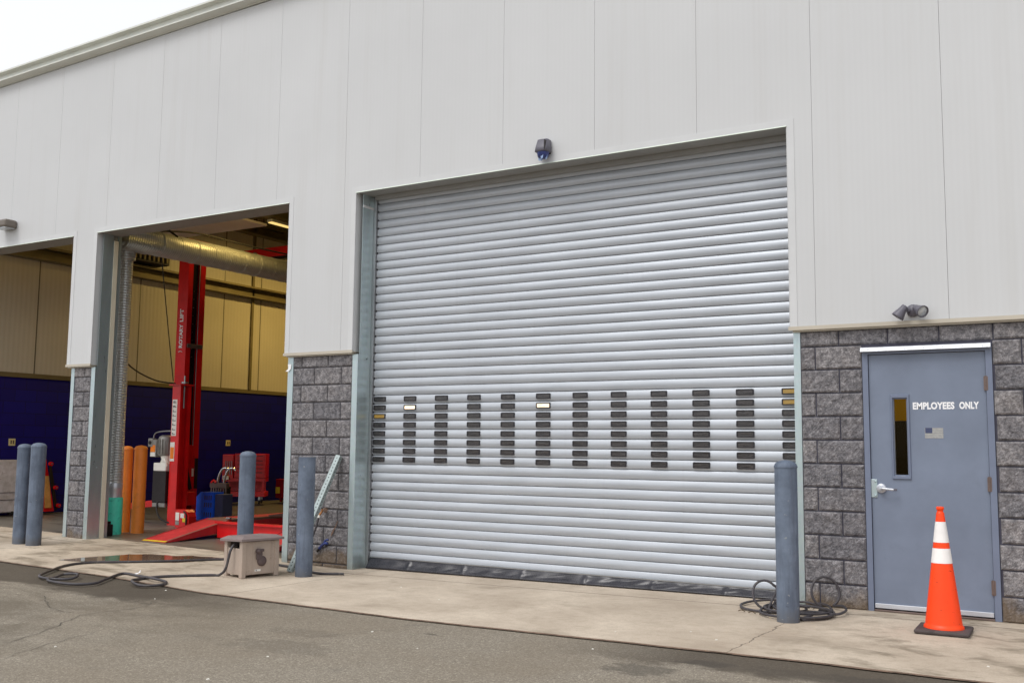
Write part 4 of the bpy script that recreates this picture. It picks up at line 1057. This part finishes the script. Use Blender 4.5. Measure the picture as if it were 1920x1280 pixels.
# ------------------------------------------------------------------ bollards
def bollard(x, y, h, r, label, mat='bollard', flat=False, group='grey bollards in front of the bays', tilt=0):
    t = thing('bollard', (x, y, gz(x)), label, 'bollard', group)
    b = MB(); z0 = gz(x)-.01; zt = gz(x)+h
    b.lathe([(r, z0), (r, zt)], c=(x, y, 0), n=40, caps=not flat); b.build('post', M[mat], t)
    b = MB()
    if not flat:
        b.lathe([(r+.003, zt-.012), (r+.004, zt), (r*.93, zt+.022), (r*.7, zt+.038), (r*.35, zt+.047), (.002, zt+.05)], c=(x, y, 0), n=40)
        b.build('domed_cap', M[mat], t)
    else:
        b.lathe([(r, zt-.0), (r-.006, zt+.0), (r-.006, zt-.05), (.002, zt-.05)], c=(x, y, 0), n=40); b.build('concrete_core', M['concrete'], t)
    return t
bollard(-.414, -.93, 1.20, .0875, 'grey domed bollard with a black hose coiled round its foot')
bollard(-5.593, -.754, 1.255, .090, 'dark grey flat-topped bollard beside the tan hose box', flat=True)
bollard(-6.50, -.72, 1.24, .088, 'grey domed bollard standing behind the tan hose box')
bollard(-10.035, -.889, 1.245, .092, 'right one of the twin grey bollards by the left block pier')
bollard(-10.306, -.90, 1.225, .088, 'left one of the twin grey bollards by the left block pier')
bollard(-10.672, .975, 1.20, .083, 'left one of the two orange bollards inside the open bay', 'orange', group='orange bollards inside the bay')
bollard(-10.425, 1.015, 1.215, .092, 'right one of the two orange bollards inside the open bay', 'orange', group='orange bollards inside the bay')

# ------------------------------------------------------------------ traffic cone
cx, cy_ = .69, -.76; g = gz(cx)
t = thing('traffic_cone', (cx, cy_, g), 'orange traffic cone with two white collars in front of the grey door', 'cone')
b = MB(); T = at((cx, cy_, g), rz=R(2))
b.box(-.187, .187, -.187, .187, .003, .034, T=T, bev=.012)
for sx in (-1, 1):
    for sy in (-1, 1): b.box(sx*.14-.03, sx*.14+.03, sy*.14-.03, sy*.14+.03, 0, .006, T=T)
b.build('base', paint('dusty_cone_base', srgb(78, 68, 67), .75, var=.2, scale=10, dirt=srgb(104, 94, 86)), t)
def cr(z): return .130+(.026-.130)*(z-.05)/(.88-.05)
b = MB(); b.lathe([(.140, .034), (.139, .05), (.1295, .058)]+[(cr(z), z) for z in (.07, .2, .4, .6, .8, .865)]+[(.0265, .872), (.022, .876), (.0215, .89), (.0265, .893), (.027, .912), (.024, .916), (.017, .916), (.015, .87)], c=(cx, cy_, g), n=48)
b.build('cone_body', M['cone'], t)
for z0, z1 in ((.505, .612), (.655, .806)):
    b = MB(); b.lathe([(cr(z0)+.0015, z0), (cr(z1)+.0015, z1)], c=(cx, cy_, g), n=48, caps=False); b.build('reflective_collar', M['reflective'], t)

# ------------------------------------------------------------------ hose reel box
A = Vector((-5.93, -1.315, 0)); u = Vector((.19, .98, 0)).normalized(); w = Vector((-u.y, u.x, 0)); g = gz(-5.95)
t = thing('hose_reel_box', (A.x, A.y, g), 'tan resin hose reel box with brown lid and crank in front of the open bay', 'hose reel')
TB = Matrix(((u.x, w.x, 0, A.x), (u.y, w.y, 0, A.y), (0, 0, 1, g), (0, 0, 0, 1)))
LW, DW, HB = .46, .335, .375
b = MB()
def bb(x0, x1, y0, y1, z0, z1, m=0, bev=.006): b.box(x0, x1, y0, y1, z0, z1, m, T=TB, bev=bev)
bb(.012, LW-.012, .012, .028, .035, HB-.005)            # crank side
bb(.012, LW-.012, DW-.028, DW-.012, .035, HB-.005)
bb(.012, .028, .028, DW-.028, .035, HB-.075)            # hose side, slot above
bb(LW-.028, LW-.012, .028, DW-.028, .035, HB-.005)
bb(.012, LW-.012, .012, DW-.012, .03, .045)
for x in (0, LW-.055):
    for y in (0, DW-.055): bb(x, x+.055, y, y+.055, 0, HB-.0, bev=.008)
bb(.055, .062, .055, DW-.055, .10, .108, 0, .001)
bb(.13, .136, .008, .0115, .04, HB-.01, 0, .001); bb(LW-.10, LW-.094, .008, .0115, .04, HB-.01, 0, .001)
b.build('case', M['tan'], t)
b = MB(); TL = TB @ Matrix.Translation((-.03, -.035, HB+.004)) @ Matrix.Rotation(R(-2.0), 4, 'X')
lw, dw = LW+.06, DW+.07
vs = [(0, 0, 0), (lw, 0, 0), (lw, dw, 0), (0, dw, 0), (0, 0, .022), (lw, 0, .022), (lw, dw, .022), (0, dw, .022), (.06, .055, .052), (lw-.06, .055, .052), (lw-.06, dw-.055, .052), (.06, dw-.055, .052)]
b.add(vs, [(0, 3, 2, 1), (0, 1, 5, 4), (1, 2, 6, 5), (2, 3, 7, 6), (3, 0, 4, 7), (4, 5, 9, 8), (5, 6, 10, 9), (6, 7, 11, 10), (7, 4, 8, 11), (8, 9, 10, 11)], T=TL)
b.build('lid', M['tan_lid'], t)
b = MB(); Tk = TB @ Matrix.Translation((.245, .008, .165)) @ Matrix.Rotation(R(90), 4, 'X')
b.lathe([(.052, -.004), (.052, .012), (.03, .02), (.002, .022)], n=28, T=Tk)
b.box(-.075, -.005, .02, .10, .008, .024, T=Tk @ Matrix.Rotation(R(0), 4, 'Z'), bev=.005)
b.lathe([(.026, .005), (.028, .03), (.022, .045), (.002, .048)], c=(-.055, .105, 0), n=18, T=Tk)
b.box(-.055, .012, .098, .125, .012, .03, T=Tk, bev=.005)
b.build('crank_handle', M['crank'], t)
b = MB(); b.box(.165, .235, .0075, .0115, .062, .082, T=TB @ Matrix.Translation((.0, -.002, 0)), m=0); b.box(.172, .19, .0045, .0054, .066, .078, T=TB, m=1)
b.build('maker_sticker', [M['sticker'], M['fadeflag2']], t)
b = MB(); b.lathe([(.05, -.12), (.05, .12)], n=18, T=TB @ Matrix.Translation((.15, DW/2, .25)) @ Matrix.Rotation(R(90), 4, 'X')); b.build('reel_drum', M['blackmetal'], t)
# hose on the ground
zg = lambda x, d=.014: gz(x)+d
pts = [tuple(TB @ Vector((.10, DW*.55, HB-.06))), tuple(TB @ Vector((.02, DW*.5, HB-.035))), tuple(TB @ Vector((-.035, DW*.48, HB-.10))), tuple(TB @ Vector((-.05, DW*.5, .2))), tuple(TB @ Vector((-.07, DW*.58, .08)))]
path = [(-6.24, -1.33), (-6.302, -1.381), (-6.45, -1.567), (-6.586, -1.792), (-6.6, -2.03), (-6.45, -2.245), (-6.25, -2.307), (-6.14, -2.17), (-6.25, -2.0), (-6.44, -2.01), (-6.77, -1.90), (-7.045, -1.884), (-6.83, -2.25), (-6.68, -2.51), (-6.82, -2.67), (-7.165, -2.654), (-7.3, -2.48), (-7.42, -2.3), (-7.2, -2.3), (-7.10, -2.45), (-7.25, -2.58), (-7.5, -2.52), (-7.8, -2.16), (-8.0, -1.85), (-8.02, -1.54), (-7.771, -1.244), (-7.466, -.828), (-7.196, -.372), (-6.9, -.25), (-6.2, -.35), (-5.9, -.45), (-5.55, -.55), (-5.3, -.45)]
for i, (x, y) in enumerate(path): pts.append((x, y, zg(x)+(.02 if i in (9, 18, 5) else 0)))
b = MB(); b.tube(pts, .0135, n=10, smooth=5)
tag(b.build('garden_hose', M['hose']), 'dark hose looping from the tan reel box over the concrete and asphalt', 'hose')

# black hose coil round the right bollard
b = MB(); random.seed(3); g = gz(-.4)
def arc(cx, cy, r_, a0, a1, z0, z1, sq=1.0):
    n = max(3, int(abs(a1-a0)/22)); return [(cx+r_*math.cos(R(a0+(a1-a0)*k/n)), cy+r_*sq*math.sin(R(a0+(a1-a0)*k/n)), g+z0+(z1-z0)*k/n) for k in range(n+1)]
def upright(cx, cy, cz, r_, a0, a1, ux, uy, lean=0):
    n = max(3, int(abs(a1-a0)/22)); out = []
    for k in range(n+1):
        a = R(a0+(a1-a0)*k/n); out.append((cx+ux*r_*math.cos(a)-uy*lean*math.sin(a), cy+uy*r_*math.cos(a)+ux*lean*math.sin(a), g+cz+r_*1.05*math.sin(a)))
    return out
P = arc(-.70, -.36, .27, 30, -170, .010, .012)+arc(-.62, -.30, .36, 185, 20, .013, .03)
P += arc(-.46, -.48, .27, 10, -200, .035, .04)+arc(-.44, -.60, .29, 150, -150, .045, .02)
P += arc(-.50, -.62, .22, 200, 60, .03, .05)+upright(-.735, -.46, .125, .105, 330, 20, .86, .5, .05)[::1]
P += arc(-.52, -.40, .24, 230, 330, .02, .03)+arc(-.40, -.40, .30, -30, 40, .03, .05)+upright(-.33, -.10, .135, .118, -60, 250, .86, .5, .03)
P += arc(-.42, -.42, .25, 100, 300, .05, .03)+arc(-.50, -.58, .33, -60, 60, .015, .012)
b.tube(P, .0105, n=9, smooth=3)
tag(b.build('coiled_hose', M['hose']), 'black rubber hose coiled loosely round the right bollard foot', 'hose')

# ------------------------------------------------------------------ strut, spigot, tags on the middle pier
t0 = Vector((-5.93, -.60, gz(-5.93))); t1 = Vector((-5.755, -.045, 1.215)); d = (t1-t0); L_ = d.length
q = d.to_track_quat('Z', 'Y').to_matrix().to_4x4(); TS = Matrix.Translation(t0) @ q @ Matrix.Rotation(R(25), 4, 'Z')
b = MB(); w_ = .029
for a in ((-w_, w_, w_-.003, w_), (-w_, -w_+.003, -w_, w_-.003), (w_-.003, w_, -w_, w_-.003)): b.box(a[0], a[1], a[2], a[3], 0, L_, T=TS)
n = int(L_/.04)
for k in range(n):
    z = .02+k*.04; b.box(-w_-.0006, -w_, -.005, .005, z, z+.014, 1, T=TS); b.box(w_, w_+.0006, -.005, .005, z, z+.014, 1, T=TS); b.box(-.005, .005, w_, w_+.0006, z, z+.014, 1, T=TS)
tag(b.build('strut_channel', [paint('dull_zinc', srgb(158, 170, 170), .45, metal=.3, kind='world', var=.1, scale=12), M['black_gap']]), 'slotted galvanised strut leaning against the middle block pier', 'metal strut')
t = thing('spigot', (-5.96, -.04, .60), 'brass wall faucet with short black hose on the middle block pier', 'faucet')
b = MB(); b.cyl((-5.95, .0, .6), (-5.95, -.09, .6), .014, n=12); b.cyl((-5.95, -.07, .605), (-5.98, -.10, .54), .013, n=12); b.cyl((-5.95, -.05, .6), (-5.95, -.05, .625), .01, n=10); b.build('body', M['brass'], t)
b = MB(); b.lathe([(.028, 0), (.032, .006), (.028, .012)], n=14, T=at((-5.915, -.08, .60), ry=R(70))); b.build('valve_wheel', M['rust'], t)
b = MB(); b.cyl((-5.98, -.10, .545), (-5.985, -.105, .515), .016, n=12); b.build('coupling', M['sticker'], t)
b = MB(); b.tube([(-5.985, -.105, .52), (-6.0, -.12, .42), (-6.05, -.15, .25), (-6.08, -.18, .10), (-6.06, -.25, gz(-6)+.015), (-5.9, -.4, gz(-6)+.015)], .012); b.build('hose', M['hose'], t)
t = thing('hose_nozzle', (-5.94, -.03, .22), 'blue hose nozzle hooked low on the middle block pier', 'nozzle')
b = MB(); b.tube([(-6.02, -.035, .165), (-5.98, -.04, .20), (-5.93, -.05, .225), (-5.89, -.05, .23)], .017, n=10); b.tube([(-5.95, -.045, .215), (-5.92, -.05, .26), (-5.88, -.05, .27)], .012, n=8); b.build('grip', M['bluetape'], t)
b = MB(); b.tube([(-6.06, -.03, .13), (-6.02, -.035, .165)], .013, n=8, smooth=0); b.cyl((-5.90, -.05, .2), (-5.90, -.07, .2), .014, n=10); b.build('tip', M['blackmetal'], t)
b = MB(); P = [(-5.86, .32), (-5.845, .36), (-5.80, .42), (-5.765, .49), (-5.762, .482), (-5.793, .41), (-5.83, .345), (-5.85, .31)]
b.prism(P, 1, -.034, -.028); tag(b.build('rusty_bracket', M['rust']), 'thin rusty brown strip on the lower right of the middle block pier', 'bracket')
b = MB(); b.add([(-6.62, -.013, 2.29), (-6.56, -.013, 2.29), (-6.565, -.016, 2.235), (-6.60, -.022, 2.20), (-6.635, -.03, 2.205), (-6.60, -.018, 2.24)], [(0, 1, 2, 5), (5, 2, 3, 4)])
tag(b.build('paper_tag', M['white']), 'curled white paper tag stuck high on the middle pier steel edge', 'tag')

# ------------------------------------------------------------------ fixtures on the facade
sx, sy, sz = -3.085, YC, 4.40
t = thing('security_camera', (sx, sy, sz), 'dark grey hooded fixture wrapped in blue film above the roller door', 'camera')
b = MB()
prf = [(-.062, .08, -.02), (.062, .08, -.02)]
def hull(b, rings, m=0):
    n = len(rings[0]); vs = [p for r in rings for p in r]
    fs = [(i*n+k, i*n+(k+1) % n, (i+1)*n+(k+1) % n, (i+1)*n+k) for i in range(len(rings)-1) for k in range(n)]
    fs += [tuple(range(n-1, -1, -1)), tuple(range((len(rings)-1)*n, len(rings)*n))]; b.add(vs, fs, m, True)
def rr(cx, cy, z, wx, wy, r=.02, n=4):
    return [(cx+p[0], cy+p[1], z) for p in rrect(wx, wy, min(r, wx/2.2, wy/2.2), n)]
hull(b, [rr(sx, sy-.045, sz+.085, .105, .085), rr(sx, sy-.05, sz+.08, .12, .098), rr(sx, sy-.065, sz+.0, .145, .125, .03), rr(sx, sy-.075, sz-.05, .15, .145, .04), rr(sx, sy-.075, sz-.055, .135, .13, .04)])
b.build('hood', M['grey_plastic'], t)
b = MB(); b.box(sx+.045, sx+.055, sy-.14, sy-.02, sz-.05, sz+.06, T=None); b.box(sx-.05, sx+.05, sy-.02, sy, sz-.06, sz+.07); b.build('wall_plate', M['blackmetal'], t)
b = MB(); b.lathe([(.064, .0), (.06, -.03), (.045, -.055), (.002, -.065)], c=(sx, sy-.075, sz-.055), n=20)
o = b.build('lens_bowl', M['bluetape'], t)
for v in o.data.vertices:
    nn = noise.noise(v.co*60)*.008; v.co += Vector((nn, nn*.7, noise.noise(v.co*45+Vector((5, 0, 0)))*.01))
b = MB(); random.seed(6)
for k in range(5):
    a = random.uniform(0, 6.28); x = sx+.04*math.cos(a); y = sy-.08+.04*math.sin(a)
    b.add([(x-.02, y, sz-.09), (x+.02, y-.005, sz-.09), (x+.015, y-.01, sz-.145+.02*random.random()), (x-.012, y+.005, sz-.135)], [(0, 1, 2, 3)])
b.build('torn_film', paint('pale_blue_film', srgb(150, 175, 215), .2, var=.15, scale=40), t)

fx, fz = .432, 2.50
t = thing('twin_floodlight', (fx, YC, fz), 'dark twin-head floodlight on the cladding above the grey door', 'light')
b = MB(); b.lathe([(.052, 0), (.052, .02), (.04, .035), (.002, .04)], n=24, T=at((fx, YC, fz), rx=R(90))); b.tube([(fx-.03, YC-.03, fz), (fx-.03, YC-.06, fz-.0)], .014); b.tube([(fx+.03, YC-.03, fz), (fx+.03, YC-.06, fz)], .014)
b.build('junction_box', M['grey_plastic'], t)
def head(pos, dirv, lit):
    d = Vector(dirv).normalized(); T = Matrix.Translation(Vector(pos)) @ d.to_track_quat('Z', 'Y').to_matrix().to_4x4()
    b = MB(); b.lathe([(.020, -.05), (.026, -.045), (.032, -.01), (.044, .03), (.052, .055), (.052, .064), (.046, .064), (.043, .052), (.002, .05)], n=24, T=T); h = b.build('lamp_head', M['grey_plastic'], t)
    b = MB(); b.lathe([(.0425, .0535), (.03, .058), (.002, .061)], n=24, T=T); b.build('lens', M['glasslens'], h)
head((fx+.055, YC-.085, fz+.0), (.62, -.62, -.42), 1); head((fx-.075, YC-.085, fz-.005), (-.55, -.1, -.8), 0)
# lamp at the left picture edge
t = thing('wall_lamp', (-12.2, YC, 4.55), 'boxy bronze wall lamp above the leftmost bay', 'light')
b = MB(); b.box(-12.42, -12.10, YC-.20, YC, 4.50, 4.62, bev=.03); b.build('housing', M['brownlamp'], t)
b = MB(); b.box(-12.39, -12.13, YC-.185, YC-.02, 4.492, 4.499); b.build('lens', M['glasslens'], t)

# ------------------------------------------------------------------ litter
random.seed(21)
spots = [(-2.93, -2.93), (-2.93, -4.0), (-2.76, -4.66), (-4.4, -4.5), (-1.25, -2.67), (-.63, -1.97), (-.9, -1.76), (-1.37, -2.05), (-2.27, -3.27), (-5.9, -2.3), (-5.64, -2.64), (-4.2, -.9), (-3.4, -1.4), (1.1, -1.9)]
proto_ = None
for i, (x, y) in enumerate(spots):
    if proto_ is None:
        b = MB(); b.add([(-.012, -.006, 0), (.011, -.008, 0), (.013, .005, 0), (-.009, .009, 0), (-.006, -.003, .007), (.007, -.002, .008), (.005, .004, .007)], [(0, 1, 5, 4), (1, 2, 6, 5), (2, 3, 4, 6), (3, 0, 4), (4, 5, 6)])
        o = b.build('pebble', M['chip']); proto_ = o
    else: o = proto_.copy(); COL.objects.link(o)
    o.location = (x, y, gz(x)-(.012 if y < -2.4 else 0)+.001); o.rotation_euler = (0, 0, random.uniform(0, 6)); s_ = random.uniform(.5, 1.0); o.scale = (s_, s_, s_)
    tag(o, 'tiny pale stone chip lying loose on the ground in front of the garage', 'pebble', 'stone chips on the ground')
b = MB(); x, y = -6.95, -1.80
b.add([(x-.05, y-.02, gz(x)+.003), (x+.03, y-.03, gz(x)+.004), (x+.06, y+.01, gz(x)+.03), (x, y+.03, gz(x)+.012), (x+.02, y+.045, gz(x)+.05)], [(0, 1, 2, 3), (3, 2, 4)])
tag(b.build('paper_scrap', M['white']), 'crumpled white paper scrap beside the looping hose', 'paper')
for x, y, r_ in ((-.80, -.72, 1), (-.90, -.68, 2), (-.70, -.75, 3)):
    b = MB(); random.seed(r_)
    b.tube([(x, y, .012), (x+.03, y+.01, .02), (x+.06, y-.01, .012)], .004, n=5)
    tag(b.build('twig', M['leaf']), 'tiny dark twig on the concrete left of the right bollard', 'twig', 'twigs by the coiled hose')

# ------------------------------------------------------------------ camera
cam = bpy.data.cameras.new('camera'); co = bpy.data.objects.new('camera', cam); COL.objects.link(co)
F_ = Vector((-0.51099268, 0.85321529, 0.10445169)); R_ = Vector((0.8584139, 0.51285601, 0.01021175)); U_ = Vector((0.04485586, -0.09488092, 0.99447753))
mt = Matrix(((R_.x, U_.x, -F_.x, 1.85317445), (R_.y, U_.y, -F_.y, -8.95192723), (R_.z, U_.z, -F_.z, 1.3296009), (0, 0, 0, 1)))
co.matrix_world = mt; cam.sensor_width = 36; cam.lens = 1891.7736/1920*36; cam.clip_end = 1000; cam.clip_start = .05
S.camera = co

# ------------------------------------------------------------------ light: bright overcast
SUN_EL, SUN_AZ = 55, 200
w = bpy.data.worlds.new('World'); S.world = w; w.use_nodes = True; nt = w.node_tree
bg = nt.nodes['Background']; sky = nt.nodes.new('ShaderNodeTexSky'); sky.sky_type = 'NISHITA'; sky.sun_disc = False
sky.sun_elevation = R(SUN_EL); sky.sun_rotation = R(SUN_AZ); sky.air_density = 1.0; sky.dust_density = 5.0; sky.ozone_density = 1.0; sky.altitude = 0
hs = nt.nodes.new('ShaderNodeHueSaturation'); hs.inputs['Saturation'].default_value = .18
nt.links.new(sky.outputs[0], hs.inputs['Color'])
ov = nt.nodes.new('ShaderNodeMix'); ov.data_type = 'RGBA'; ov.inputs[0].default_value = .72   # cloud layer over the clear sky
ov.inputs[7].default_value = (6.1, 6.25, 6.5, 1)
nt.links.new(hs.outputs[0], ov.inputs[6]); nt.links.new(ov.outputs[2], bg.inputs['Color']); bg.inputs['Strength'].default_value = .15
sun = bpy.data.lights.new('sun', 'SUN'); sun.energy = .9; sun.angle = R(25); sun.color = (1, .97, .93)
so = bpy.data.objects.new('sun', sun); COL.objects.link(so)
az = R(SUN_AZ); el = R(SUN_EL); dirv = Vector((math.sin(az)*math.cos(el), math.cos(az)*math.cos(el), math.sin(el)))
so.rotation_euler = dirv.to_track_quat('Z', 'Y').to_euler()
S.view_settings.view_transform = 'Standard'; S.view_settings.look = 'None'; S.view_settings.gamma = 1; S.view_settings.exposure = .34
S.cycles.use_denoising = True
